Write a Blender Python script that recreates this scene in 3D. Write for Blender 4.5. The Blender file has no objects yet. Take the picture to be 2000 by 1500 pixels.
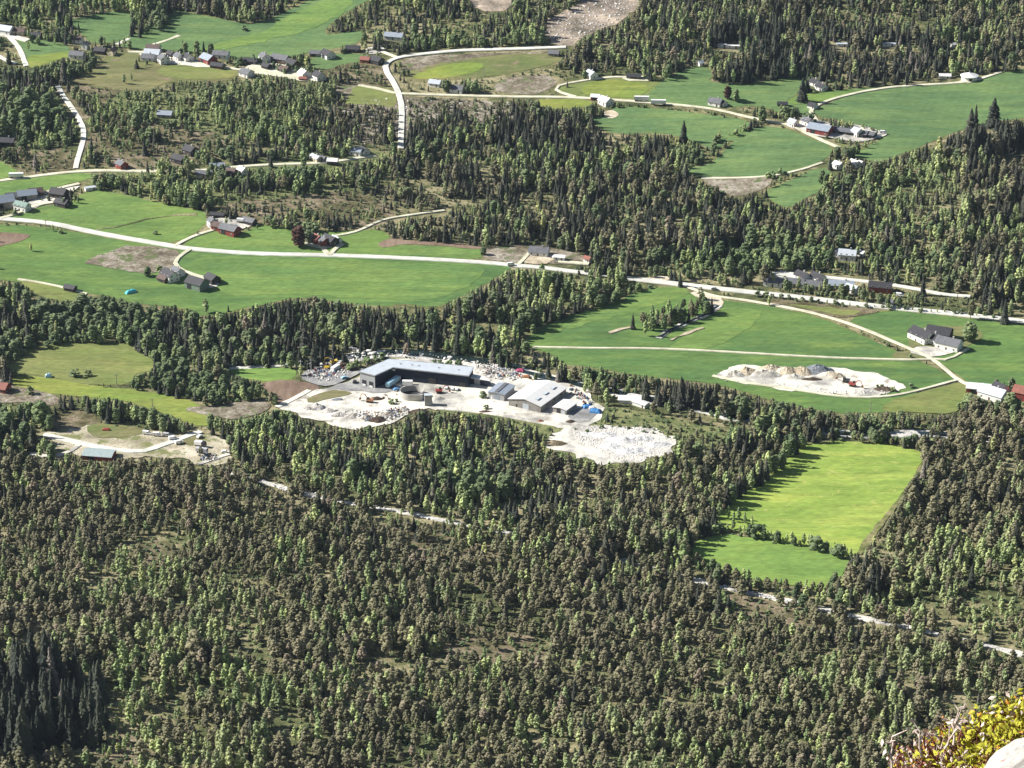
import bpy, math, random
import numpy as np
from mathutils import Vector, noise as mnoise
from mathutils.geometry import delaunay_2d_cdt
R = math.radians
rng = np.random.default_rng(7)
random.seed(7)
sc = bpy.context.scene
COL = sc.collection

# ---------------------------------------------------------------- camera, sky, sun, exposure
CAM_Z, PITCH, FPX = 690.0, R(23.5), 5671.0      # height over the valley floor, depression of the view axis, focal length in photo pixels
cam_d = bpy.data.cameras.new('camera')
cam_d.sensor_width = 36.0
cam_d.lens = 36.0 * FPX / 2000.0
cam_d.clip_start = 0.3
cam_d.clip_end = 9000.0
cam = bpy.data.objects.new('camera', cam_d)
cam.location = (0, 0, CAM_Z)
cam.rotation_euler = (R(90) - PITCH, 0, 0)
COL.objects.link(cam)
sc.camera = cam

SUN_EL = R(36.0)
SUN_DIR = Vector((math.cos(R(-10)), math.sin(R(-10)), 0))      # the way shadows fall on the ground
sun_from = Vector((-SUN_DIR.x * math.cos(SUN_EL), -SUN_DIR.y * math.cos(SUN_EL), math.sin(SUN_EL)))
ld = bpy.data.lights.new('sun', 'SUN')
ld.energy = 5.0
ld.angle = R(0.5)
ld.color = (1.0, 0.955, 0.88)
lo = bpy.data.objects.new('sun', ld)
lo.rotation_euler = sun_from.to_track_quat('Z', 'Y').to_euler()
lo.location = (-500, 1500, 900)
COL.objects.link(lo)
w = bpy.data.worlds.new('World')
sc.world = w
w.use_nodes = True
wn = w.node_tree
wn.nodes.clear()
sky = wn.nodes.new('ShaderNodeTexSky')
sky.sky_type = 'NISHITA'
sky.sun_disc = False
sky.sun_elevation = SUN_EL
sky.sun_rotation = math.atan2(sun_from.x, sun_from.y)
bg = wn.nodes.new('ShaderNodeBackground')
bg.inputs['Strength'].default_value = 0.05
wo = wn.nodes.new('ShaderNodeOutputWorld')
wn.links.new(sky.outputs[0], bg.inputs[0])
wn.links.new(bg.outputs[0], wo.inputs[0])
sc.view_settings.view_transform = 'Standard'
sc.view_settings.look = 'None'
sc.view_settings.gamma = 1.0
sc.view_settings.exposure = 1.02
sc.cycles.max_bounces = 4
sc.cycles.diffuse_bounces = 2
sc.cycles.glossy_bounces = 2
sc.cycles.transparent_max_bounces = 4
sc.cycles.volume_bounces = 0

# ---------------------------------------------------------------- terrain height and pixel rays
def sstep(a, b, x):
    t = np.clip((x - a) / (b - a), 0, 1)
    return t * t * (3 - 2 * t)

def H(x, y):
    """height of the ground; arrays or numbers"""
    x = np.asarray(x, float); y = np.asarray(y, float)
    t = np.maximum(0, y - 1680.0)
    rise = 0.085 * (np.sqrt(t * t + 90.0 ** 2) - 90.0)
    und = (2.4 * np.sin(x / 97.0 + 1.3) * np.sin(y / 113.0 + 0.4) + 1.3 * np.sin(x / 61.0 + y / 83.0)) * (0.45 + 0.9 * sstep(1650, 2000, y))
    flank = 687.0 - 0.76 * np.maximum(y, 0)
    v = rise + und
    k = 14.0
    return np.where(flank > v, flank, v) + k * np.exp(-np.abs(flank - v) / k) * 0.5

_F = np.array([0, math.cos(PITCH), -math.sin(PITCH)])
_U = np.array([0, math.sin(PITCH), math.cos(PITCH)])
def ray(px, py):
    px = np.asarray(px, float); py = np.asarray(py, float)
    u = (px - 1000) / FPX; v = (750 - py) / FPX
    return np.stack([u, _F[1] + v * _U[1], _F[2] + v * _U[2]], -1)
def at(px, py, dz=0.0):
    """the ground point (or the point dz above the ground) seen at a photo pixel"""
    d = ray(px, py)
    t = (CAM_Z - 0) / -d[..., 2]
    for _ in range(40):
        t = (CAM_Z - (H(t * d[..., 0], t * d[..., 1]) + dz)) / -d[..., 2]
    return np.stack([t * d[..., 0], t * d[..., 1], CAM_Z + t * d[..., 2]], -1)
def proj(x, y, z):
    x = np.asarray(x, float); y = np.asarray(y, float); z = np.asarray(z, float) - CAM_Z
    dep = y * _F[1] + z * _F[2]
    up = y * _U[1] + z * _U[2]
    return 1000 + FPX * x / dep, 750 - FPX * up / dep, dep

# ---------------------------------------------------------------- small helpers
def tag(o, label=None, cat=None, group=None, kind=None):
    if label: o['label'] = label
    if cat: o['category'] = cat
    if group: o['group'] = group
    if kind: o['kind'] = kind
    return o
def empty(name, loc, rz=0.0, s=1.0):
    o = bpy.data.objects.new(name, None)
    o.empty_display_size = 1
    o.location = loc; o.rotation_euler = (0, 0, rz); o.scale = (s, s, s)
    COL.objects.link(o)
    return o
class MB:
    def __init__(s): s.v = []; s.f = []; s.m = []
    def add(s, vs, fs, mi=0):
        b = len(s.v); s.v += [tuple(map(float, p)) for p in vs]
        for f in fs: s.f.append(tuple(i + b for i in f)); s.m.append(mi)
        return s
    def box(s, x0, x1, y0, y1, z0, z1, mi=0):
        return s.add([(x0,y0,z0),(x1,y0,z0),(x1,y1,z0),(x0,y1,z0),(x0,y0,z1),(x1,y0,z1),(x1,y1,z1),(x0,y1,z1)],
                     [(0,3,2,1),(4,5,6,7),(0,1,5,4),(1,2,6,5),(2,3,7,6),(3,0,4,7)], mi)
    def prism(s, poly, z0, z1, mi=0):
        n = len(poly)
        return s.add([(p[0],p[1],z0) for p in poly] + [(p[0],p[1],z1) for p in poly],
                     [tuple(range(n-1,-1,-1)), tuple(range(n, 2*n))] + [(i,(i+1)%n,n+(i+1)%n,n+i) for i in range(n)], mi)
    def side(s, prof, y0, y1, mi=0):
        """a profile in x,z drawn along y"""
        n = len(prof)
        return s.add([(p[0],y0,p[1]) for p in prof] + [(p[0],y1,p[1]) for p in prof],
                     [tuple(range(n)), tuple(range(2*n-1,n-1,-1))] + [(i,n+i,n+(i+1)%n,(i+1)%n) for i in range(n)], mi)
    def tube(s, pts, rad, n=6, mi=0):
        pts = [Vector(p) for p in pts]
        if not hasattr(rad, '__len__'): rad = [rad]*len(pts)
        vs = []
        for i, p in enumerate(pts):
            d = (pts[min(i+1,len(pts)-1)] - pts[max(i-1,0)]).normalized()
            a = d.orthogonal().normalized(); b = d.cross(a)
            for k in range(n):
                t = 2*math.pi*k/n
                vs.append(p + (a*math.cos(t)+b*math.sin(t))*rad[i])
        fs = [(i*n+k, i*n+(k+1)%n, (i+1)*n+(k+1)%n, (i+1)*n+k) for i in range(len(pts)-1) for k in range(n)]
        fs += [tuple(range(n-1,-1,-1)), tuple(range((len(pts)-1)*n, len(pts)*n))]
        return s.add(vs, fs, mi)
    def mesh(s, name, mats, smooth=False):
        me = bpy.data.meshes.new(name)
        me.from_pydata(s.v, [], s.f)
        if not isinstance(mats, (list, tuple)): mats = [mats]
        for m in mats: me.materials.append(m)
        if len(mats) > 1: me.polygons.foreach_set('material_index', s.m)
        if smooth: me.polygons.foreach_set('use_smooth', [True]*len(s.f))
        me.update()
        return me
    def build(s, name, mats, parent=None, smooth=False):
        o = bpy.data.objects.new(name, s.mesh(name, mats, smooth))
        COL.objects.link(o)
        if parent: o.parent = parent
        return o

# ---------------------------------------------------------------- materials
MATS = {}
def newmat(name, rough=0.85, spec=0.3, metal=0.0):
    m = bpy.data.materials.new(name); m.use_nodes = True
    b = m.node_tree.nodes['Principled BSDF']
    b.inputs['Roughness'].default_value = rough
    b.inputs['Specular IOR Level'].default_value = spec
    b.inputs['Metallic'].default_value = metal
    MATS[name] = m
    return m, m.node_tree, b
def c4(c): return (c[0], c[1], c[2], 1.0)
def tex(nt, coord, scale, detail=4, rough=0.6, stretch=None, rotz=0.0, kind='noise'):
    mp = nt.nodes.new('ShaderNodeMapping')
    mp.inputs['Rotation'].default_value = (0, 0, rotz)
    if stretch: mp.inputs['Scale'].default_value = stretch
    nt.links.new(coord, mp.inputs['Vector'])
    if kind == 'vor':
        n = nt.nodes.new('ShaderNodeTexVoronoi'); n.inputs['Scale'].default_value = scale
    else:
        n = nt.nodes.new('ShaderNodeTexNoise'); n.inputs['Scale'].default_value = scale
        n.inputs['Detail'].default_value = detail; n.inputs['Roughness'].default_value = rough
    nt.links.new(mp.outputs[0], n.inputs['Vector'])
    return n.outputs[0]
def ramp(nt, fac, stops, interp='LINEAR'):
    r = nt.nodes.new('ShaderNodeValToRGB'); e = r.color_ramp.elements
    r.color_ramp.interpolation = interp
    e[0].position, e[0].color = stops[0][0], c4(stops[0][1])
    e[1].position, e[1].color = stops[-1][0], c4(stops[-1][1])
    for p, c in stops[1:-1]:
        x = e.new(p); x.color = c4(c)
    nt.links.new(fac, r.inputs[0])
    return r.outputs[0]
def mix(nt, fac, a, b, mode='MIX'):
    m = nt.nodes.new('ShaderNodeMix'); m.data_type = 'RGBA'; m.blend_type = mode
    for sock, val in ((m.inputs[0], fac), (m.inputs[6], a), (m.inputs[7], b)):
        if hasattr(val, 'links'): nt.links.new(val, sock)
        elif isinstance(val, (int, float)): sock.default_value = val
        else: sock.default_value = c4(val)
    return m.outputs[2]
def bump(nt, b, h, strength, dist):
    n = nt.nodes.new('ShaderNodeBump'); n.inputs['Strength'].default_value = strength; n.inputs['Distance'].default_value = dist
    nt.links.new(h, n.inputs['Height']); nt.links.new(n.outputs[0], b.inputs['Normal'])
def world_pos(nt):
    g = nt.nodes.new('ShaderNodeNewGeometry'); return g.outputs['Position']
def obj_pos(nt):
    g = nt.nodes.new('ShaderNodeTexCoord'); return g.outputs['Object']

def ground_mat(name, stops, s1=0.02, s2=0.2, s3=1.1, detail_mix=0.5, bmp=1.0, stretch=None, rotz=0.0, spots=None):
    m, nt, b = newmat(name, 0.95, 0.15)
    p = world_pos(nt)
    a = tex(nt, p, s2, 6, 0.65, stretch, rotz)
    c = tex(nt, p, s1, 3, 0.5)
    f = nt.nodes.new('ShaderNodeMath'); f.operation = 'MULTIPLY_ADD'
    nt.links.new(c, f.inputs[0]); f.inputs[1].default_value = 0.9
    g = nt.nodes.new('ShaderNodeMath'); g.operation = 'SUBTRACT'; nt.links.new(a, g.inputs[0]); g.inputs[1].default_value = 0.45
    nt.links.new(g.outputs[0], f.inputs[2])
    col = ramp(nt, f.outputs[0], stops)
    d = tex(nt, p, s3, 4, 0.7)
    dd = ramp(nt, d, [(0.3, (1-detail_mix,)*3), (0.7, (1+0.35*detail_mix,)*3)])
    col = mix(nt, 1.0, col, dd, 'MULTIPLY')
    if spots:
        sp = tex(nt, p, spots[0], 5, 0.7)
        sf = ramp(nt, sp, [(spots[1], (0,0,0)), (spots[1]+0.06, (1,1,1))])
        col = mix(nt, sf, col, spots[2])
    nt.links.new(col, b.inputs['Base Color'])
    bump(nt, b, d, 0.6, bmp)
    return m

def field_mat(name, base, alt, patch, rot=0.0, streak=0.5, spots=None):
    """grass: fine streaks across the slope, broad patches, mowing lines"""
    m, nt, b = newmat(name, 0.95, 0.12)
    p = world_pos(nt)
    big = tex(nt, p, 0.012, 3, 0.5)
    st = tex(nt, p, 0.05, 5, 0.65, (0.35, 1.6, 1), rot)
    fine = tex(nt, p, 0.5, 4, 0.7, (0.4, 1.3, 1), rot)
    col = mix(nt, ramp(nt, big, [(0.38, (0,0,0)), (0.62, (1,1,1))]), base, alt)
    col = mix(nt, ramp(nt, st, [(0.45, (0,0,0)), (0.72, (streak,)*3)]), col, patch)
    col = mix(nt, 1.0, col, ramp(nt, fine, [(0.3, (0.70,)*3), (0.7, (1.2,)*3)]), 'MULTIPLY')
    st2 = tex(nt, p, 0.16, 5, 0.7, (0.12, 1.0, 1), rot+.9)
    col = mix(nt, 1.0, col, ramp(nt, st2, [(0.32, (0.80,)*3), (0.52, (1.0,)*3), (0.72, (1.16,)*3)]), 'MULTIPLY')
    md = tex(nt, p, 0.03, 5, 0.7)
    col = mix(nt, 1.0, col, ramp(nt, md, [(0.34, (0.82,0.86,0.88)), (0.55, (1.0,)*3), (0.72, (1.14,1.08,1.0))]), 'MULTIPLY')
    wv = nt.nodes.new('ShaderNodeTexWave'); wv.wave_type = 'BANDS'; wv.inputs['Scale'].default_value = 0.055
    wv.inputs['Distortion'].default_value = 3.0; wv.inputs['Detail'].default_value = 2; wv.inputs['Detail Scale'].default_value = 0.25
    mp = nt.nodes.new('ShaderNodeMapping'); mp.inputs['Rotation'].default_value = (0, 0, rot + 0.5)
    nt.links.new(p, mp.inputs['Vector']); nt.links.new(mp.outputs[0], wv.inputs['Vector'])
    col = mix(nt, 1.0, col, ramp(nt, wv.outputs[1], [(0.0, (0.975,)*3), (1.0, (1.02,)*3)]), 'MULTIPLY')
    if spots:
        sp = tex(nt, p, spots[0], 5, 0.75)
        col = mix(nt, ramp(nt, sp, [(spots[1], (0,0,0)), (spots[1]+0.08, (1,1,1))]), col, spots[2])
    nt.links.new(col, b.inputs['Base Color'])
    bump(nt, b, fine, 0.4, 0.6)
    return m

def leaf_mat(name, c_dark, c_mid, c_light, brown=None, rnd=0.5, odd=None):
    """foliage: each tree its own tint, every stand its own tint, clumps lighter and darker"""
    m, nt, b = newmat(name, 0.8, 0.2)
    oi = nt.nodes.new('ShaderNodeObjectInfo')
    p = world_pos(nt)
    stand = tex(nt, p, 0.012, 3, 0.6)
    cl = tex(nt, p, 0.9, 3, 0.7)
    col = ramp(nt, oi.outputs['Random'], [(0.0, c_dark), (0.5, c_mid), (0.955, c_light)] + ([(0.975, odd), (1.0, odd)] if odd else [(1.0, c_light)]))
    if brown: col = mix(nt, ramp(nt, stand, [(0.42, (0,0,0)), (0.62, (rnd,)*3)]), col, brown)
    col = mix(nt, 1.0, col, ramp(nt, cl, [(0.3, (0.62,)*3), (0.7, (1.38,)*3)]), 'MULTIPLY')
    nt.links.new(col, b.inputs['Base Color'])
    return m

def paint(name, c, var=0.12, scale=0.8, rough=0.7, spec=0.3, metal=0.0, lines=0.0, linescale=2.0, linedir='x'):
    """walls and roofs: weathered colour with boards or sheet ribs"""
    if name in MATS: return MATS[name]
    m, nt, b = newmat(name, rough, spec, metal)
    p = obj_pos(nt)
    n = tex(nt, p, scale, 5, 0.65)
    col = mix(nt, 1.0, c, ramp(nt, n, [(0.3, (1-var*1.6,)*3), (0.7, (1+var,)*3)]), 'MULTIPLY')
    if lines:
        wv = nt.nodes.new('ShaderNodeTexWave'); wv.wave_type = 'BANDS'; wv.bands_direction = linedir.upper()
        wv.inputs['Scale'].default_value = linescale
        nt.links.new(p, wv.inputs['Vector'])
        col = mix(nt, 1.0, col, ramp(nt, wv.outputs[1], [(0.0, (1-lines,)*3), (0.35, (1.0,)*3)]), 'MULTIPLY')
        bump(nt, b, wv.outputs[1], 0.4, 0.05)
    nt.links.new(col, b.inputs['Base Color'])
    return m

M_floor = ground_mat('forest_floor_soil', [(0.25, (0.060,0.075,0.030)), (0.42, (0.120,0.135,0.055)), (0.54, (0.220,0.205,0.105)), (0.68, (0.36,0.32,0.19))], 0.015, 0.12, 0.8, 0.55, 1.5)
M_heath = ground_mat('heath_soil', [(0.25, (0.075,0.06,0.035)), (0.42, (0.12,0.115,0.055)), (0.55, (0.20,0.165,0.105)), (0.75, (0.30,0.25,0.17))], 0.03, 0.12, 0.5, 0.6, 1.2)
M_brush = ground_mat('brushwood_soil', [(0.25, (0.10,0.085,0.06)), (0.42, (0.19,0.16,0.115)), (0.58, (0.28,0.245,0.19)), (0.75, (0.40,0.36,0.30))], 0.04, 0.16, 0.5, 0.6, 1.2, spots=(0.09, 0.56, (0.10,0.13,0.05)))
M_plough = ground_mat('ploughed_soil', [(0.3, (0.15,0.105,0.078)), (0.5, (0.21,0.15,0.11)), (0.7, (0.27,0.20,0.15))], 0.03, 0.3, 1.2, 0.3, 0.5, (1,0.2,1), 0.7)
M_gravel = ground_mat('pale_gravel', [(0.25, (0.24,0.235,0.22)), (0.42, (0.44,0.425,0.385)), (0.55, (0.66,0.63,0.55)), (0.8, (0.74,0.68,0.56))], 0.035, 0.10, 0.9, 0.28, 0.3, spots=(0.07, 0.58, (0.30,0.28,0.24)))
M_asphalt = ground_mat('sunbleached_asphalt', [(0.3, (0.46,0.46,0.42)), (0.5, (0.55,0.55,0.50)), (0.7, (0.62,0.62,0.56))], 0.05, 0.2, 1.5, 0.12, 0.1)
M_greyyard = ground_mat('grey_gravel', [(0.3, (0.17,0.17,0.17)), (0.5, (0.26,0.26,0.26)), (0.7, (0.36,0.36,0.34))], 0.06, 0.25, 1.5, 0.3, 0.3)
M_track = ground_mat('track_gravel', [(0.3, (0.44,0.43,0.31)), (0.5, (0.56,0.54,0.41)), (0.7, (0.64,0.62,0.48))], 0.05, 0.2, 1.5, 0.15, 0.2)
M_scree = ground_mat('clearcut_soil', [(0.25, (0.13,0.115,0.085)), (0.42, (0.25,0.21,0.165)), (0.58, (0.36,0.30,0.24)), (0.78, (0.55,0.45,0.35))], 0.03, 0.09, 0.5, 0.5, 1.0)
M_sand = ground_mat('sand_beige', [(0.25, (0.30,0.25,0.18)), (0.45, (0.47,0.40,0.29)), (0.6, (0.60,0.53,0.41)), (0.8, (0.66,0.61,0.52))], 0.05, 0.12, 0.9, 0.35, 0.5)
M_weedysand = ground_mat('weedy_sand', [(0.25, (0.22,0.20,0.14)), (0.45, (0.40,0.36,0.26)), (0.6, (0.55,0.50,0.39)), (0.8, (0.66,0.61,0.52))], 0.05, 0.12, 0.9, 0.45, 0.5, spots=(0.06, 0.52, (0.16,0.17,0.07)))
M_water = newmat('stream_water', 0.12, 0.5)[0]
M_water.node_tree.nodes['Principled BSDF'].inputs['Base Color'].default_value = (0.012, 0.022, 0.022, 1)

G_fresh = field_mat('grass_fresh', (0.140,0.222,0.058), (0.108,0.190,0.056), (0.200,0.270,0.072), 0.0, 0.8)
G_deep = field_mat('grass_deep', (0.110,0.192,0.054), (0.080,0.152,0.049), (0.165,0.236,0.062), 0.25, 0.8)
G_blue = field_mat('grass_cool', (0.116,0.190,0.072), (0.086,0.155,0.064), (0.165,0.232,0.078), -0.2, 0.8)
G_lime = field_mat('grass_lime', (0.200,0.295,0.060), (0.225,0.315,0.062), (0.315,0.370,0.085), 0.35, 0.9, (0.11, 0.58, (0.33,0.35,0.11)))
G_lime2 = field_mat('grass_lime_soft', (0.165,0.265,0.062), (0.125,0.222,0.056), (0.240,0.315,0.075), 0.15, 0.7)
G_olive = field_mat('grass_olive', (0.150,0.195,0.055), (0.185,0.205,0.070), (0.235,0.225,0.085), 0.1, 0.7, (0.12, 0.64, (0.26,0.22,0.12)))
G_yellow = field_mat('grass_yellow', (0.165,0.230,0.048), (0.215,0.245,0.055), (0.26,0.26,0.07), 0.0, 0.7)
G_rough = field_mat('grass_rough', (0.13,0.16,0.055), (0.17,0.16,0.075), (0.22,0.20,0.10), 0.0, 0.8, (0.08, 0.58, (0.21,0.16,0.11)))

M_margin = ground_mat('margin_weeds', [(0.25, (0.08,0.10,0.035)), (0.42, (0.14,0.165,0.055)), (0.56, (0.23,0.22,0.10)), (0.72, (0.33,0.29,0.17))], 0.05, 0.25, 0.9, 0.5, 0.8)
L_pine = leaf_mat('pine_needles', (0.094,0.098,0.054), (0.155,0.152,0.086), (0.228,0.215,0.128), (0.176,0.156,0.104), 0.5, (0.23,0.19,0.14))
L_spruce = leaf_mat('spruce_needles', (0.019,0.026,0.020), (0.034,0.043,0.031), (0.062,0.070,0.046), (0.062,0.058,0.045), 0.5, (0.16,0.14,0.12))
L_birch = leaf_mat('birch_leaves', (0.160,0.222,0.096), (0.262,0.332,0.140), (0.395,0.455,0.188), (0.235,0.240,0.140), 0.5, (0.38,0.40,0.16))
L_leafy = leaf_mat('alder_leaves', (0.070,0.105,0.050), (0.110,0.155,0.070), (0.175,0.225,0.095), (0.13,0.15,0.085), 0.5)
L_red = leaf_mat('copper_leaves', (0.040,0.018,0.016), (0.055,0.024,0.020), (0.075,0.034,0.026))
M_bark = paint('bark_grey', (0.13,0.105,0.085), 0.3, 3)
M_birchbark = paint('bark_white', (0.50,0.48,0.44), 0.3, 2)
HAZE = True
# ---------------------------------------------------------------- the ground: one sheet to beyond the frame, then fields, yards and roads laid on it
def build_terrain():
    xs = np.concatenate([np.arange(-2600, -700, 60), np.arange(-700, 701, 10), np.arange(760, 2601, 60)]).astype(float)
    ys = np.concatenate([np.arange(-300, 900, 30), np.arange(900, 2500, 10), np.arange(2500, 6001, 100)]).astype(float)
    X, Y = np.meshgrid(xs, ys)
    Z = H(X, Y)
    nx, ny = len(xs), len(ys)
    v = np.stack([X, Y, Z], -1).reshape(-1, 3)
    i = np.arange((nx-1)*(ny-1)); r, c = i // (nx-1), i % (nx-1)
    a = r*nx + c
    f = np.stack([a, a+1, a+nx+1, a+nx], -1)
    me = bpy.data.meshes.new('ground')
    me.from_pydata(v.tolist(), [], f.tolist())
    me.polygons.foreach_set('use_smooth', [True]*len(f))
    me.materials.append(M_floor)
    o = bpy.data.objects.new('ground', me); COL.objects.link(o)
    tag(o, kind='structure')
build_terrain()

def smooth_poly(P, it=1, closed=True):
    P = np.asarray(P, float)
    for _ in range(it):
        n = len(P); Q = []
        rng_ = range(n) if closed else range(n-1)
        if not closed: Q.append(P[0])
        for i in rng_:
            a, b = P[i], P[(i+1) % n]
            Q += [a*.75+b*.25, a*.25+b*.75]
        if not closed: Q.append(P[-1])
        P = np.array(Q)
    return P
OPEN = []       # photo-pixel outlines that trees must not cover
def ragged(W, step, amp, seed):
    """world outline cut into short edges with an uneven line"""
    out = []
    n = len(W)
    for i in range(n):
        a, b = W[i], W[(i+1) % n]
        L = math.hypot(*(b-a)); k = max(1, int(L/step))
        nrm = np.array([-(b-a)[1], (b-a)[0]]) / max(L, 1e-6)
        for j in range(k):
            p = a + (b-a)*j/k
            q = p + nrm*amp*mnoise.noise(Vector((p[0]*.11, p[1]*.11, seed))) + nrm*amp*.5*mnoise.noise(Vector((p[0]*.45, p[1]*.45, seed)))
            out.append(q)
    return np.array(out)
def drape(name, W, mat, lift, grid=14.0):
    W = np.asarray(W)
    lo_, hi = W.min(0), W.max(0)
    gx, gy = np.meshgrid(np.arange(lo_[0]+grid/2, hi[0], grid), np.arange(lo_[1]+grid/2, hi[1], grid))
    g = np.stack([gx.ravel(), gy.ravel()], -1)
    g = g[inside(g[:,0], g[:,1], W)]
    pts = [Vector(p) for p in W.tolist()] + [Vector(p) for p in g.tolist()]
    n = len(W)
    vs, es, fs, *_ = delaunay_2d_cdt(pts, [(i, (i+1) % n) for i in range(n)], [], 1, 0.01)
    va = np.array([[p.x, p.y] for p in vs])
    z = H(va[:,0], va[:,1]) + lift
    me = bpy.data.meshes.new(name)
    me.from_pydata(np.column_stack([va, z]).tolist(), [], [tuple(f) for f in fs])
    if len(me.polygons):
        me.update()
        if me.polygons[0].normal.z < 0: me.flip_normals()
    me.polygons.foreach_set('use_smooth', [True]*len(me.polygons))
    me.materials.append(mat)
    o = bpy.data.objects.new(name, me); COL.objects.link(o)
    tag(o, kind='structure')
    return o
def inside(x, y, P):
    x = np.asarray(x); y = np.asarray(y); P = np.asarray(P)
    c = np.zeros(x.shape, bool); n = len(P); j = n-1
    for i in range(n):
        xi, yi, xj, yj = P[i][0], P[i][1], P[j][0], P[j][1]
        if yi != yj:
            c ^= ((yi > y) != (yj > y)) & (x < (xj-xi)*(y-yi)/(yj-yi) + xi)
        j = i
    return c
def sheet(name, P, mat, lift=0.25, smooth=1, step=5.0, amp=1.2, open_=True):
    P = smooth_poly(P, smooth)
    if open_: OPEN.append(P)
    W = at(P[:,0], P[:,1])[:, :2]
    return drape(name, ragged(W, step, amp, len(OPEN)*3.7), mat, lift)
def field(P, mat, lift=0.25, **k):
    if lift <= .30 and mat not in (M_brush, M_heath):     # weedy margin round every field
        Q = smooth_poly(P, 1); W = at(Q[:,0], Q[:,1])[:, :2]; W = ragged(W, 4.0, 1.5, len(OPEN)+.5)
        c = np.roll(W, -1, 0) - np.roll(W, 1, 0); ln = np.linalg.norm(c, axis=1)[:, None] + 1e-6
        ar = np.sum(W[:,0]*np.roll(W[:,1], -1) - np.roll(W[:,0], -1)*W[:,1])
        nr = np.column_stack([c[:,1], -c[:,0]])/ln*(1 if ar > 0 else -1)
        k_ = np.array([[1.6+2.0*mnoise.noise(Vector((p[0]*.09, p[1]*.09, 4)))] for p in W])
        drape('field_margin', W + nr*np.maximum(k_, .2), M_margin, 0.12)
    return sheet('field', P, mat, lift, **k)

M_scrub = ground_mat('scrub_ground', [(0.25, (0.08,0.095,0.04)), (0.42, (0.13,0.165,0.06)), (0.55, (0.21,0.215,0.10)), (0.68, (0.24,0.27,0.10)), (0.82, (0.34,0.30,0.19))], 0.06, 0.22, 0.7, 0.6, 1.2)
# --- far hillside
field([(127,46),(150,35),(232,20),(258,28),(256,60),(248,80),(218,84),(175,86),(162,66),(140,52)], G_blue)
field([(325,20),(380,26),(440,40),(500,50),(550,27),(615,-5),(640,-25),(745,-25),(722,0),(692,14),(655,40),(630,62),(645,70),(705,57),(708,75),(690,88),(640,97),(600,103),(560,114),(480,118),(430,108),(380,104),(330,98),(290,95),(262,98),(228,88),(248,76),(275,60),(330,40)], G_blue)
field([(560,30),(640,0),(700,0),(655,38),(600,60),(500,85),(420,100),(380,98),(470,75),(520,60)], G_fresh, 0.40, amp=4)
field([(25,80),(60,78),(115,82),(138,95),(140,108),(110,118),(85,128),(60,132),(48,122),(45,105),(33,90)], G_blue)
field([(50,110),(90,106),(138,100),(140,110),(108,120),(85,130),(58,133)], G_yellow, 0.4, amp=2)
field([(240,102),(270,105),(300,122),(340,124),(400,130),(460,136),(468,150),(430,160),(380,160),(340,157),(310,167),(290,180),(230,174),(170,167),(112,157),(150,148),(180,140),(195,122),(215,108)], G_rough)
field([(300,140),(345,124),(400,131),(460,138),(462,150),(420,157),(370,156),(330,152)], G_olive, 0.4)
field([(600,116),(640,106),(700,105),(725,112),(722,124),(700,122),(665,127),(640,138),(605,130)], G_blue)
field([(690,166),(740,170),(768,178),(776,195),(768,212),(740,206),(700,205),(655,201),(685,190)], G_olive)
field([(850,125),(900,118),(950,110),(1010,105),(1095,105),(1102,120),(1060,130),(1010,142),(950,150),(880,156),(800,160),(785,146)], G_rough)
field([(860,128),(920,122),(950,126),(930,142),(880,152),(820,156),(800,150)], G_yellow, 0.4)
field([(1088,170),(1110,165),(1150,157),(1195,150),(1225,155),(1265,160),(1292,160),(1275,178),(1250,192),(1235,197),(1180,193),(1120,189),(1092,178)], G_olive)
field([(1140,164),(1195,156),(1260,164),(1270,178),(1240,192),(1180,190),(1135,184)], G_yellow, 0.4)
field([(1290,160),(1335,136),(1375,130),(1397,145),(1380,160),(1430,166),(1480,162),(1530,155),(1565,150),(1578,160),(1562,176),(1548,195),(1500,198),(1440,210),(1400,211),(1330,204),(1240,195),(1262,184)], G_blue)
field([(1440,200),(1500,196),(1550,194),(1600,178),(1650,176),(1735,166),(1700,175),(1645,188),(1600,203),(1582,220),(1540,226),(1505,214)], G_blue)
field([(1540,192),(1600,180),(1700,176),(1650,186),(1590,204),(1540,205)], G_fresh, 0.4)
field([(1590,215),(1640,193),(1690,179),(1740,170),(1800,167),(1880,163),(1905,157),(1960,143),(2040,126),(2040,228),(1930,238),(1850,264),(1790,290),(1740,310),(1700,318),(1660,300),(1690,288),(1735,266),(1715,252),(1680,245),(1630,232),(1605,230),(1588,222)], G_blue)
field([(1620,280),(1700,288),(1660,300),(1640,292)], G_rough, 0.4)
field([(1145,232),(1190,225),(1200,208),(1280,212),(1370,222),(1470,236),(1455,255),(1440,267),(1405,288),(1390,292),(1345,272),(1290,260),(1200,262),(1170,250)], G_blue)
field([(1175,222),(1195,214),(1212,224),(1200,232),(1185,231)], M_sand, 0.4)
field([(1440,264),(1480,246),(1530,250),(1560,262),(1632,288),(1610,314),(1560,332),(1500,345),(1450,345),(1365,346),(1325,330),(1385,324),(1420,292)], G_blue)
field([(1490,377),(1515,364),(1560,345),(1605,326),(1628,338),(1602,372),(1570,390),(1540,408),(1510,395)], G_blue)
field([(1310,195),(1310,205)][:0] or [(1040,196),(1100,194),(1150,196),(1160,205),(1130,212),(1060,212)], G_yellow)
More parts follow.
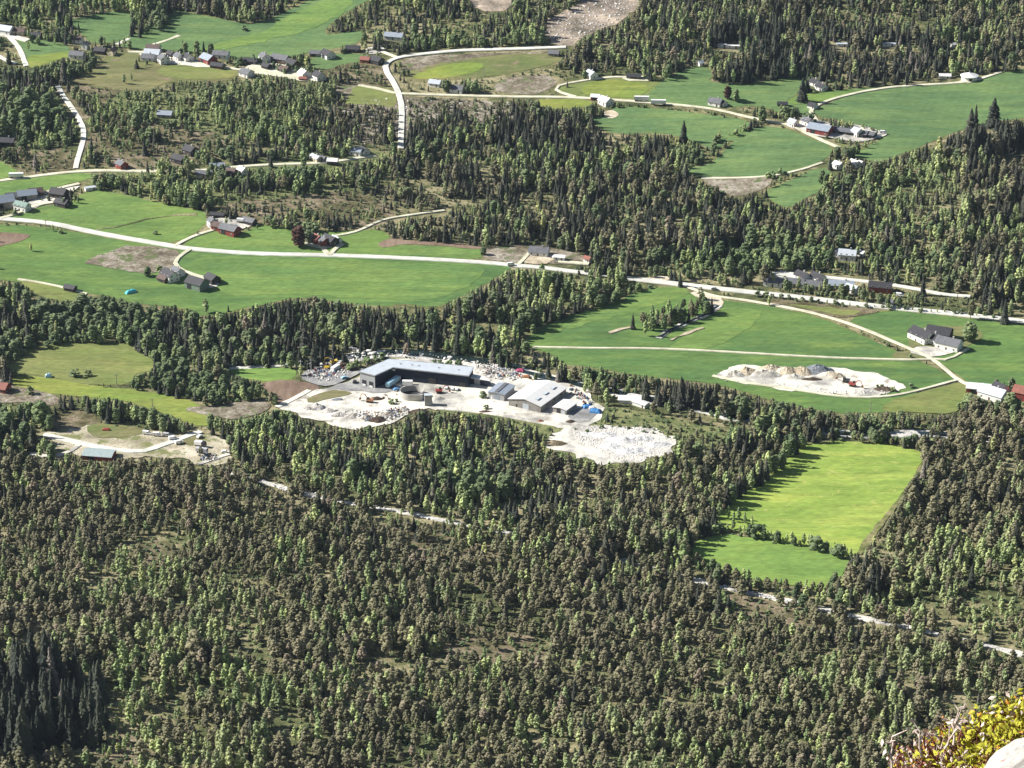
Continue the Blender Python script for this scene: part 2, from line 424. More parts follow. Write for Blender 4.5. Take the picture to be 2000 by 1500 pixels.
# --- middle left
field([(-40,362),(60,347),(120,341),(180,338),(178,350),(120,362),(85,374),(40,378),(-40,385)], G_fresh)
field([(-40,305),(10,318),(42,342),(0,350),(-40,356)], G_fresh)
field([(12,425),(60,405),(120,400),(130,395),(180,370),(240,380),(300,395),(350,405),(392,411),(404,420),(404,440),(345,478),(270,470),(180,456),(100,434),(50,427)], G_fresh)
field([(345,481),(415,450),(440,455),(490,452),(500,438),(560,445),(620,452),(690,452),(740,448),(765,465),(742,478),(860,480),(932,484),(942,492),(940,508),(850,503),(700,498),(620,495),(500,495),(400,488)], G_fresh)
field([(735,478),(760,466),(800,470),(870,474),(945,482),(940,488),(860,481),(790,478),(750,486)], M_plough, 0.4)
field([(-40,438),(60,440),(150,455),(330,485),(370,490),(500,499),(700,504),(850,511),(960,516),(1000,520),(985,535),(940,560),(880,590),(850,602),(780,592),(760,600),(650,590),(600,577),(480,602),(400,622),(360,600),(250,592),(200,577),(100,562),(40,550),(-40,545)], G_deep)
field([(350,515),(420,500),(600,505),(800,512),(960,520),(930,550),(860,585),(760,585),(650,580),(560,575),(430,580),(380,540)], G_fresh, 0.36, amp=4)
field([(-40,452),(50,457),(62,462),(30,476),(-40,492)], M_plough, 0.4)
field([(158,515),(205,492),(260,480),(325,484),(352,492),(345,518),(320,530),(290,535),(262,532),(235,528),(195,518)], M_brush, 0.5, amp=2.5)
field([(35,545),(100,556),(170,575),(175,590),(100,588),(60,570)], G_olive, 0.4)
field([(940,487),(1000,476),(1060,480),(1150,500),(1150,518),(1060,516),(1000,512),(945,508)], M_brush)
# --- middle right
field([(1028,655),(1100,620),(1200,592),(1240,572),(1285,560),(1335,562),(1345,575),(1420,588),(1500,597),(1600,620),(1650,642),(1700,662),(1740,682),(1790,702),(1850,733),(1872,744),(1830,757),(1780,770),(1740,805),(1680,808),(1640,808),(1560,795),(1480,775),(1380,745),(1260,737),(1150,717),(1100,712),(1080,692),(1028,680)], G_deep)
field([(1290,560),(1335,562),(1345,575),(1290,592),(1240,610),(1150,632),(1070,655),(1060,650),(1140,618),(1230,590)], G_fresh, 0.36, amp=3)
field([(1300,690),(1330,660),(1400,620),(1440,600),(1500,610),(1450,650),(1400,680)], G_fresh, 0.36, amp=3)
field([(1800,768),(1840,756),(1872,746),(1905,768),(1885,792),(1860,810),(1790,806),(1720,806),(1730,785)], G_olive, 0.42)
field([(1650,624),(1740,606),(1800,613),(1900,623),(2040,642),(2040,765),(1960,752),(1910,758),(1890,748),(1840,710),(1800,690),(1740,662),(1690,642)], G_deep)
field([(1495,583),(1560,590),(1640,598),(1722,607),(1700,615),(1650,622),(1600,615),(1550,605),(1500,594)], M_heath, 0.5)
field([(1520,592),(1600,600),(1690,608),(1660,620),(1610,612)], G_olive, 0.62, amp=3)
field([(1780,640),(1900,636),(1925,655),(1900,672),(1860,690),(1790,695),(1770,668)], G_rough, 0.42)
field([(1740,690),(1790,680),(1815,700),(1780,703),(1745,700)], G_rough, 0.42)
# --- the lime coloured fields at the lower right
field([(1578,868),(1620,861),(1700,865),(1770,874),(1808,888),(1792,920),(1762,970),(1730,1012),(1700,1052),(1668,1090),(1600,1080),(1500,1056),(1415,1030),(1390,1030),(1432,975),(1490,940),(1535,900),(1556,880)], G_lime)
field([(1400,1042),(1500,1056),(1580,1070),(1660,1090),(1655,1108),(1640,1132),(1610,1155),(1560,1145),(1480,1135),(1400,1112),(1345,1088),(1322,1075)], G_lime2, 0.36)
sheet('path', [(1775,955),(1745,1000),(1716,1038),(1684,1086),(1672,1082),(1702,1036),(1738,997),(1768,955)], M_margin, 0.5)
# --- lower left meadows
field([(12,706),(50,685),(100,672),(170,670),(245,672),(265,685),(308,712),(290,727),(262,732),(262,746),(230,753),(150,750),(100,737),(20,726)], G_olive)
field([(20,733),(100,738),(200,757),(260,762),(330,772),(382,787),(402,802),(412,832),(380,832),(340,816),(300,802),(240,782),(180,777),(130,772),(60,767),(20,750)], G_yellow)
field([(425,712),(500,718),(578,720),(580,738),(545,748),(500,745),(460,735)], G_lime2)
field([(508,748),(560,742),(620,752),(626,760),(590,780),(555,793),(538,785),(545,772),(520,765)], M_plough, 0.4)
field([(345,800),(430,790),(500,782),(530,790),(520,805),(460,822),(410,812)], M_brush, 0.4)
# --- the works yard and its surroundings
field([(1130,800),(1200,795),(1320,820),(1400,835),(1420,860),(1350,880),(1320,905),(1200,912),(1110,900),(1060,880),(1040,850),(900,822),(830,812),(880,796),(1000,815),(1110,838)], M_scrub, 0.3, open_=False)
sheet('yard', [(538,797),(560,782),(600,767),(640,758),(690,742),(720,720),(760,700),(930,705),(1020,730),(1035,745),(1110,750),(1140,768),(1175,792),(1180,815),(1150,830),(1120,840),(1050,824),(980,812),(900,800),(850,796),(800,806),(790,820),(750,832),(690,840),(640,830),(590,815)], M_gravel, 0.5, amp=4, step=3)
sheet('yard', [(585,740),(600,722),(640,712),(700,715),(715,725),(680,742),(645,756),(610,752)], M_greyyard, 0.66, amp=2)
sheet('yard', [(600,778),(640,763),(680,766),(690,772),(640,780),(605,790)], G_rough, 0.7, amp=2)
sheet('yard', [(650,756),(700,745),(735,756),(770,752),(790,760),(740,770),(700,765),(665,764)], M_greyyard, 0.66, amp=2)
sheet('yard', [(1120,800),(1160,800),(1170,812),(1140,828),(1110,822)], M_greyyard, 0.66, amp=2)
sheet('yard', [(1062,872),(1100,838),(1160,832),(1250,836),(1322,860),(1310,885),(1250,903),(1200,908),(1140,897),(1090,884)], M_gravel, 0.6, amp=7, step=3, smooth=0)
sheet('yard', [(1395,735),(1415,720),(1450,715),(1550,717),(1620,720),(1700,727),(1752,740),(1772,755),(1750,769),(1690,776),(1620,772),(1540,760),(1430,747)], M_gravel, 0.5, amp=4, step=3)
sheet('yard', [(82,848),(120,843),(200,828),(330,850),(392,843),(450,862),(452,885),(440,905),(400,912),(330,892),(240,898),(160,892),(100,880),(120,868)], M_weedysand, 0.4, amp=5, step=3)
field([(92,840),(105,806),(175,800),(205,830),(160,842)], M_heath, 0.35)
field([(170,828),(260,832),(300,846),(210,860),(170,850)], G_rough, 0.55, open_=False)
field([(355,855),(390,848),(400,868),(360,874)], G_rough, 0.55, open_=False)
field([(-40,735),(0,738),(10,752),(60,760),(120,775),(110,795),(50,785),(-40,790)], M_brush, 0.3)
# --- rough clearings in the upper woods
sheet('clearing', [(1060,62),(1068,40),(1100,25),(1135,5),(1155,-25),(1265,-25),(1240,25),(1200,50),(1160,62),(1132,76),(1118,92),(1090,88),(1072,78)], M_scree, 0.2, amp=4)
sheet('clearing', [(905,-25),(1005,-25),(995,20),(955,26),(920,12)], M_scree, 0.2, amp=4)
sheet('clearing', [(775,118),(850,108),(930,104),(1000,103),(1100,100),(1060,110),(1000,112),(930,118),(850,128),(790,140)], M_brush, 0.2, amp=3)
sheet('clearing', [(980,155),(1040,145),(1080,150),(1090,165),(1060,185),(1000,185),(960,175)], M_brush, 0.2, amp=3)
sheet('clearing', [(1362,348),(1460,348),(1512,344),(1500,366),(1480,374),(1440,386),(1400,372)], M_brush, 0.3)
sheet('clearing', [(655,165),(700,168),(720,178),(680,188),(645,180)], M_brush, 0.2, amp=3)
sheet('clearing', [(1250,545),(1300,538),(1310,548),(1260,555)], M_sand, 0.3)
sheet('clearing', [(1395,595),(1345,575),(1360,570),(1420,585),(1400,612),(1370,612)], M_sand, 0.5)
# open scrub, trees allowed
for P, m_ in ([(640,190),(780,188),(1000,200),(1040,225),(960,250),(860,240),(800,270),(700,285),(640,250)], M_brush), \
             ([(180,235),(260,220),(340,250),(440,260),(430,320),(330,330),(200,332),(160,300)], M_heath), \
             ([(20,305),(110,290),(150,295),(145,335),(70,345),(30,330)], M_heath), \
             ([(400,410),(480,390),(560,385),(680,370),(760,400),(770,440),(690,450),(520,438),(420,425)], M_heath), \
             ([(110,165),(200,170),(240,180),(200,205),(160,240),(140,215)], M_heath), \
             ([(650,105),(760,125),(770,170),(650,165),(620,150)], M_heath), \
             ([(840,1235),(960,1225),(1060,1250),(1080,1290),(980,1300),(880,1285)], M_heath), \
             ([(1370,1160),(1480,1165),(1560,1195),(1620,1225),(1540,1230),(1400,1195)], M_heath), \
             ([(180,1430),(250,1425),(300,1450),(280,1500),(190,1500)], M_heath), \
             ([(250,1060),(330,1050),(350,1090),(290,1110),(240,1090)], M_heath), \
             ([(680,1030),(860,1020),(1000,1060),(980,1110),(800,1090),(700,1060)], M_heath):
    sheet('clearing', P, m_, 0.15, amp=5, open_=False)
sheet('clearing', [(120,178),(250,185),(420,170),(640,165),(650,180),(640,250),(560,290),(470,262),(440,262),(340,252),(260,222),(180,237),(150,215)], M_scrub, 0.13, amp=5, open_=False)
sheet('clearing', [(160,335),(440,322),(640,292),(760,290),(740,330),(700,380),(430,400),(280,400),(180,372)], M_scrub, 0.13, amp=5, open_=False)

# ---------------------------------------------------------------- roads, tracks, streams
ROADPIX = []    # visible road lines (px, py, half width px)
def road(P, width, mat, lift=0.7, name='road', seen=True, smooth=2, edge=0.35):
    if name == 'road': width *= .72
    P = smooth_poly(P, smooth, closed=False)
    W = at(P[:,0], P[:,1])[:, :2]
    # resample every 6 m
    seg = np.hypot(*np.diff(W, axis=0).T); s = np.concatenate([[0], np.cumsum(seg)])
    n = max(2, int(s[-1]/6)); t = np.linspace(0, s[-1], n)
    C_ = np.column_stack([np.interp(t, s, W[:,0]), np.interp(t, s, W[:,1])])
    T = np.gradient(C_, axis=0); T /= np.linalg.norm(T, axis=1)[:, None]
    N = np.column_stack([-T[:,1], T[:,0]])
    vs, fs = [], []
    for i in range(n):
        p, q = C_[i], N[i]
        j1 = edge*mnoise.noise(Vector((p[0]*.2, p[1]*.2, 1))); j2 = edge*mnoise.noise(Vector((p[0]*.2, p[1]*.2, 9)))
        for k, o in enumerate((-width/2-.35-j1, -width/2-j1, 0, width/2+j2, width/2+.35+j2)):
            a = p + q*o
            vs.append((a[0], a[1], float(H(a[0], a[1])) + (lift-.5 if k in (0, 4) else lift)))
        if i:
            for k in range(4): fs.append(((i-1)*5+k, i*5+k, i*5+k+1, (i-1)*5+k+1))
    me = bpy.data.meshes.new(name); me.from_pydata(vs, [], fs)
    me.update()
    if me.polygons[0].normal.z < 0: me.flip_normals()
    me.materials.append(mat)
    o = bpy.data.objects.new(name, me); COL.objects.link(o); tag(o, kind='structure')
    if seen:
        px, py, dep = proj(C_[:,0], C_[:,1], H(C_[:,0], C_[:,1]))
        for i in range(n):
            ROADPIX.append((px[i], py[i], width*0.5*FPX/dep[i]))
    return o
A = M_asphalt
road([(-40,424),(0,428),(60,432),(110,438),(160,450),(240,465),(330,480),(370,487),(500,497),(640,499),(800,505),(960,514),(1010,520),(1060,523),(1110,530)], 6.5, A)
road([(1110,530),(1180,538),(1240,546)], 6.5, A, seen=False)
road([(1240,546),(1300,553),(1380,562),(1460,571),(1560,581),(1700,598),(1850,612),(2040,633)], 8, A)
road([(1340,560),(1370,572),(1395,580),(1440,585),(1530,600),(1600,615),(1680,640),(1760,675),(1820,700),(1850,725),(1872,744),(1910,762)], 3, M_track, 0.85)
road([(1040,679),(1150,681),(1300,682),(1450,690),(1600,699),(1750,704),(1818,703)], 2.4, M_track, 0.85)
road([(1392,735),(1450,748),(1560,763),(1640,776),(1720,778),(1780,768),(1830,754),(1872,743)], 2.8, M_track, 0.9)
road([(700,167),(740,174),(768,182),(790,184),(880,187),(1000,190),(1100,190),(1200,196),(1320,205),(1400,214),(1470,232),(1540,244)], 3.6, M_track, 0.8)
road([(783,292),(784,250),(786,215),(780,184),(768,160),(755,142),(752,125),(775,113),(830,106),(900,99),(1000,97),(1105,93)], 5.2, A, 0.95)
road([(775,113),(745,101),(725,92)], 3.5, M_track, 0.85)
road([(-30,60),(5,62),(25,78),(40,98),(46,115),(52,130)], 4.8, A)
road([(0,68),(25,72),(55,80)], 8, M_gravel, 0.8)
road([(-5,108),(15,120),(32,126)], 4, A)
road([(112,168),(125,190),(140,210),(155,232),(165,256),(162,280),(152,310),(148,330)], 4.6, A)
road([(-40,358),(0,354),(70,345),(145,336),(200,334),(262,335)], 4.5, M_track, 0.8)
road([(262,335),(330,335),(400,333)], 4.5, M_track, seen=False)
road([(400,333),(480,325),(560,321),(620,320),(665,315)], 4.5, M_track)
road([(665,315),(700,309),(735,305)], 4.5, M_track)
road([(250,102),(290,103),(340,115),(400,128),(470,137),(520,140),(580,149),(632,158)], 4.5, M_track, 0.8)
road([(1640,290),(1590,268),(1545,246),(1565,240),(1600,240),(1588,228),(1582,216),(1600,204),(1640,190),(1700,177),(1760,169),(1880,163),(1912,156),(1955,142)], 3.8, M_track, 0.9)
road([(1125,190),(1095,182),(1084,176),(1090,168),(1130,160),(1190,151),(1240,152)], 3, M_track, 0.9)
road([(1370,348),(1420,349),(1500,346),(1560,334),(1606,318)], 3, M_track, 0.6)
road([(1522,532),(1600,541),(1700,551),(1780,563),(1840,576),(1895,580)], 4.5, A)
road([(340,482),(375,463),(418,450)], 3.5, M_track, 0.9)
road([(372,488),(350,502),(340,515),(355,530),(385,540),(412,547)], 3.5, M_track, 0.9)
road([(643,500),(632,488),(625,476)], 4, M_track, 0.9)
road([(643,500),(655,487),(668,477)], 4, M_track, 0.9)
road([(640,464),(690,456),(718,444),(745,430),(800,421),(868,412)], 3, M_track, 0.8)
road([(1012,518),(1030,500),(1040,488)], 3.5, M_track, 0.9)
road([(1090,512),(1120,514),(1150,517)], 5, M_track, 0.9)
road([(0,428),(30,420),(70,402),(110,395),(125,398)], 4, M_track, 0.9)
road([(70,384),(110,370),(155,360)], 4.5, M_track, 0.9)
road([(85,850),(150,865),(215,880),(280,885),(320,870),(392,844)], 6, A, 0.85)
road([(60,888),(100,894),(135,886),(155,870)], 4, M_gravel, 0.8)
road([(388,908),(420,898),(447,888)], 4, M_gravel, 0.8)
road([(540,797),(570,783),(604,764)], 5, M_gravel, 0.85)
road([(850,798),(950,806),(1050,825),(1135,840),(1150,850)], 4.5, M_gravel, 0.85)
road([(1820,702),(1850,705),(1870,695),(1890,682)], 2.6, M_track, 0.9)
road([(35,546),(100,556),(170,575)], 2.5, M_track, 0.7)
# streams
def stream(P, width, name='stream', lift=0.45, seen=True, mat=None):
    n0 = len(ROADPIX)
    o = road(P, width, mat or M_water, lift, name, seen, 2, 2.5)
    if name == 'river_bank':      # trees hang over parts of the banks
        keep = [r_ for r_ in ROADPIX[n0:] if mnoise.noise(Vector((r_[0]*.035, r_[1]*.05, 2.0))) > .02]
        del ROADPIX[n0:]; ROADPIX.extend(keep)
    return o
M_bed = ground_mat('stream_bed_stones', [(0.3, (0.22,0.22,0.21)), (0.42, (0.46,0.45,0.42)), (0.55, (0.62,0.60,0.56)), (0.7, (0.70,0.68,0.62))], 0.06, 0.25, 1.0, 0.5, 0.6)
RIVER = [(420,716),(500,712),(570,708),(640,705),(680,700),(720,694),(780,690),(830,694),(900,703),(960,712),(1010,722)]
stream([q for q in RIVER if q[0] < 690], 12, 'river_bank', 0.35, False, M_bed); stream([q for q in RIVER if q[0] > 620], 12, 'river_bank', 0.36, True, M_bed)
stream([(x, y-2.2) for x, y in RIVER], 8, 'river', 0.62, False)
R2 = [(1010,722),(1060,738),(1120,750),(1200,766),(1240,775),(1330,792),(1380,802),(1450,818),(1560,838),(1650,848),(1740,852),(1790,846),(1850,850),(2040,870)]
stream(R2, 10, 'river_bank', 0.35, False, M_bed); stream(R2, 5, 'river', 0.6, False)
stream([(1225,772),(1262,779)], 5, 'river_bank', 0.7, True, M_bed)
stream([(1725,854),(1745,852),(1790,845)], 9, 'river_bank', 0.7, True, M_bed)
FS = [[(430,915),(450,922),(500,938),(560,955),(610,968),(650,976)], [(650,976),(690,985),(720,990)], [(720,988),(760,996),(800,1002),(842,1012)],
      [(842,1012),(1000,1042),(1200,1090),(1365,1135)], [(1365,1135),(1400,1145),(1440,1154),(1500,1165),(1545,1176)], [(1545,1176),(1610,1192)], [(1610,1190),(1630,1195)], [(1630,1195),(1760,1224)], [(1760,1222),(1800,1232),(1850,1244)], [(1850,1244),(1905,1256)], [(1905,1256),(2040,1290)]]
for i, s_ in enumerate(FS):
    vis = i not in (3, 9)
    stream(s_, 3.7, 'river_bank', 0.4, vis, M_bed)
stream([(1405,598),(1385,612),(1350,628),(1315,642),(1285,662)], 4, 'river_bank', 0.72, True, M_bed)
stream([(1403,600),(1383,614),(1348,630),(1313,644),(1290,660)], 1.8, 'river', 0.98, False)
stream([(1190,652),(1215,645),(1240,640)], 3, 'path', 0.8, True, M_sand)
stream([(1310,666),(1340,652),(1375,642)], 2.2, 'path', 0.8, True, M_sand)
stream([(188,450),(230,445),(270,432),(330,422),(385,419)], 1.6, 'ditch', 0.5, False, M_floor)
stream([(228,88),(240,82),(252,76)], 5, 'path', 0.5, True, M_gravel)
stream([(300,88),(325,80),(350,70)], 2, 'path', 0.5, False, M_track)
# ---------------------------------------------------------------- trees: sources
def ico(sub=1):
    import bmesh
    bm = bmesh.new(); bmesh.ops.create_icosphere(bm, subdivisions=sub, radius=1)
    v = np.array([p.co[:] for p in bm.verts]); f = [tuple(x.index for x in g.verts) for g in bm.faces]
    bm.free(); return v, f
ICO1, ICO2 = ico(1), ico(2)
def lobe(mb, c, r, seed, sub=1, flat=0.8, rough=0.35):
    v, f = (ICO1, ICO2)[sub-1]
    k = np.array([1 + rough*2*mnoise.noise(Vector(p*1.7) + Vector((seed, 0, 0))) for p in v])
    q = v * k[:, None] * np.array([r, r, r*flat]) + np.array(c)
    mb.add(q.tolist(), f)
def tufts(mb, pts, size, rr):
    for p in pts:
        n = Vector((rr.normal(), rr.normal(), rr.normal()+.6)).normalized(); a = n.orthogonal().normalized(); b = n.cross(a)
        s = size*rr.uniform(.6, 1.4); t = rr.uniform(0, 6.28)
        q = Vector(p)
        u = a*math.cos(t)+b*math.sin(t); w_ = n.cross(u)
        mb.add([q-u*s*.6, q+u*s*.6, q+w_*s], [(0, 1, 2)])
def crown_spruce(seed, h=10.0, wide=0.165):
    rr = np.random.default_rng(seed); mb = MB()
    n = 16
    for i in range(n):
        z = h*(0.07 + 0.93*(i/(n-1))**0.92)
        Rr = h*wide*(1-(z/h)*0.97)**0.85*rr.uniform(.85, 1.12) + .05
        k = max(4, int(9*(Rr/(h*wide))+3)); t0 = rr.uniform(0, 6.28)
        if i == n-1: break
        for j in range(k):
            t = t0 + 2*math.pi*j/k + rr.normal()*.12; r = Rr*rr.uniform(.7, 1.15)
            d = Vector((math.cos(t), math.sin(t), 0)); s = Vector((-d.y, d.x, 0))
            drop = r*.42; th = h*.055
            base = Vector((0, 0, z)); tip = base + d*r - Vector((0, 0, drop)); wd = r*.36+.12
            m_ = base + d*r*.55 - Vector((0, 0, drop*.35))
            mb.add([base+Vector((0,0,th)), m_+s*wd+Vector((0,0,-th*.4)), tip, m_-s*wd+Vector((0,0,-th*.4)), m_+Vector((0,0,th*.6))],
                   [(0,1,4), (1,2,4), (2,3,4), (3,0,4), (0,3,2), (0,2,1)])
    mb.add([(-.12,0,h*.9),(.1,.1,h*.9),(.1,-.1,h*.9),(0,0,h*1.03)], [(0,2,3),(2,1,3),(1,0,3)])
    return mb
def crown_blob(seed, h, z0, prof, nl, r0, r1, ntuft, tsize, gap=0.0, flat=0.8, sub=1):
    """lobes spread through the crown's volume; prof(t) gives the crown radius at relative height t"""
    rr = np.random.default_rng(seed); mb = MB()
    lean = rr.normal(0, .06, 2)*h*.3
    for i in range(nl):
        t = (i+.5)/nl + rr.normal()*.03; t = min(max(t, 0.02), .98)
        R_ = prof(t); a = i*2.399 + rr.normal()*.35
        lr = (r0+(r1-r0)*rr.random()) * (0.65+0.5*R_/max(prof(.4), .1))
        q = max(0, R_-lr*.7)*math.sqrt(rr.uniform(.25, 1))
        if rr.random() < gap: continue
        c = (math.cos(a)*q+lean[0]*t, math.sin(a)*q+lean[1]*t, z0+(h-z0)*t)
        lobe(mb, c, lr, seed*3.1+i, sub, flat)
        for _ in range(int(ntuft/nl)):
            d = rr.normal(size=3); d /= np.linalg.norm(d)
            tufts(mb, [(c[0]+d[0]*lr*1.08, c[1]+d[1]*lr*1.08, c[2]+d[2]*lr*flat*1.1)], tsize, rr)
    return mb
def trunk_mb(h, r, seed, limbs=3, z0=.35):
    rr = np.random.default_rng(seed); mb = MB()
    pts = [(0,0,-.4), (rr.normal()*.05, rr.normal()*.05, h*.35), (rr.normal()*.12, rr.normal()*.12, h*.7), (0, 0, h*.93)]
    mb.tube(pts, [r*1.25, r*.85, r*.5, r*.12], 5)
    for k in range(limbs):
        z = h*(z0 + .5*k/max(1, limbs)); a = rr.uniform(0, 6.28); L = h*.14
        mb.tube([(0,0,z), (math.cos(a)*L, math.sin(a)*L, z+L*.5)], [r*.4, r*.12], 4)
    return mb
def prof_pine(t): return 2.15*math.sin(math.pi*min(1, .20+.78*t))**.7*(1.0-.15*t)+.1
def prof_birch(t): return 1.55*math.sin(math.pi*(.10+.86*t))**.8*(1.12-.4*t)+.05
def prof_leafy(t): return 2.6*math.sin(math.pi*(.14+.80*t))**.6+.1
KINDS = {}
def make_kind(key, crown_f, trunk_f, leaf, bark, nvar):
    KINDS[key] = []
    for i in range(nvar):
        cm = crown_f(i).mesh(key+'_crown', [leaf]); tm = trunk_f(i).mesh(key+'_trunk', [bark])
        KINDS[key].append((cm, tm))
make_kind('pine', lambda i: crown_blob(11+i, 10, 3.4-.6*(i%3), prof_pine, 46+2*(i%3), .36, .74, 230, .30, .08, .85), lambda i: trunk_mb(10, .17, i, 4, .4), L_pine, M_bark, 7)
make_kind('spruce', lambda i: crown_spruce(40+i, 10, .175+.02*(i%3)), lambda i: trunk_mb(10, .16, i, 0), L_spruce, M_bark, 6)
make_kind('birch', lambda i: crown_blob(70+i, 10, 1.7+.3*(i%3), prof_birch, 30, .38, .75, 180, .32, .12, 1.1), lambda i: trunk_mb(10, .11, i, 3, .3), L_birch, M_birchbark, 7)
make_kind('leafy', lambda i: crown_blob(90+i, 10, 1.3, prof_leafy, 60, .55, 1.15, 240, .42, .08, .85), lambda i: trunk_mb(10, .2, i, 4, .25), L_leafy, M_bark, 6)
make_kind('bush', lambda i: crown_blob(120+i, 2.2, .2, lambda t: 1.2*math.sin(math.pi*(.2+.7*t))**.6, 9, .35, .7, 30, .3, .1, .8), lambda i: trunk_mb(1.6, .05, i, 2, .2), L_leafy, M_bark, 4)

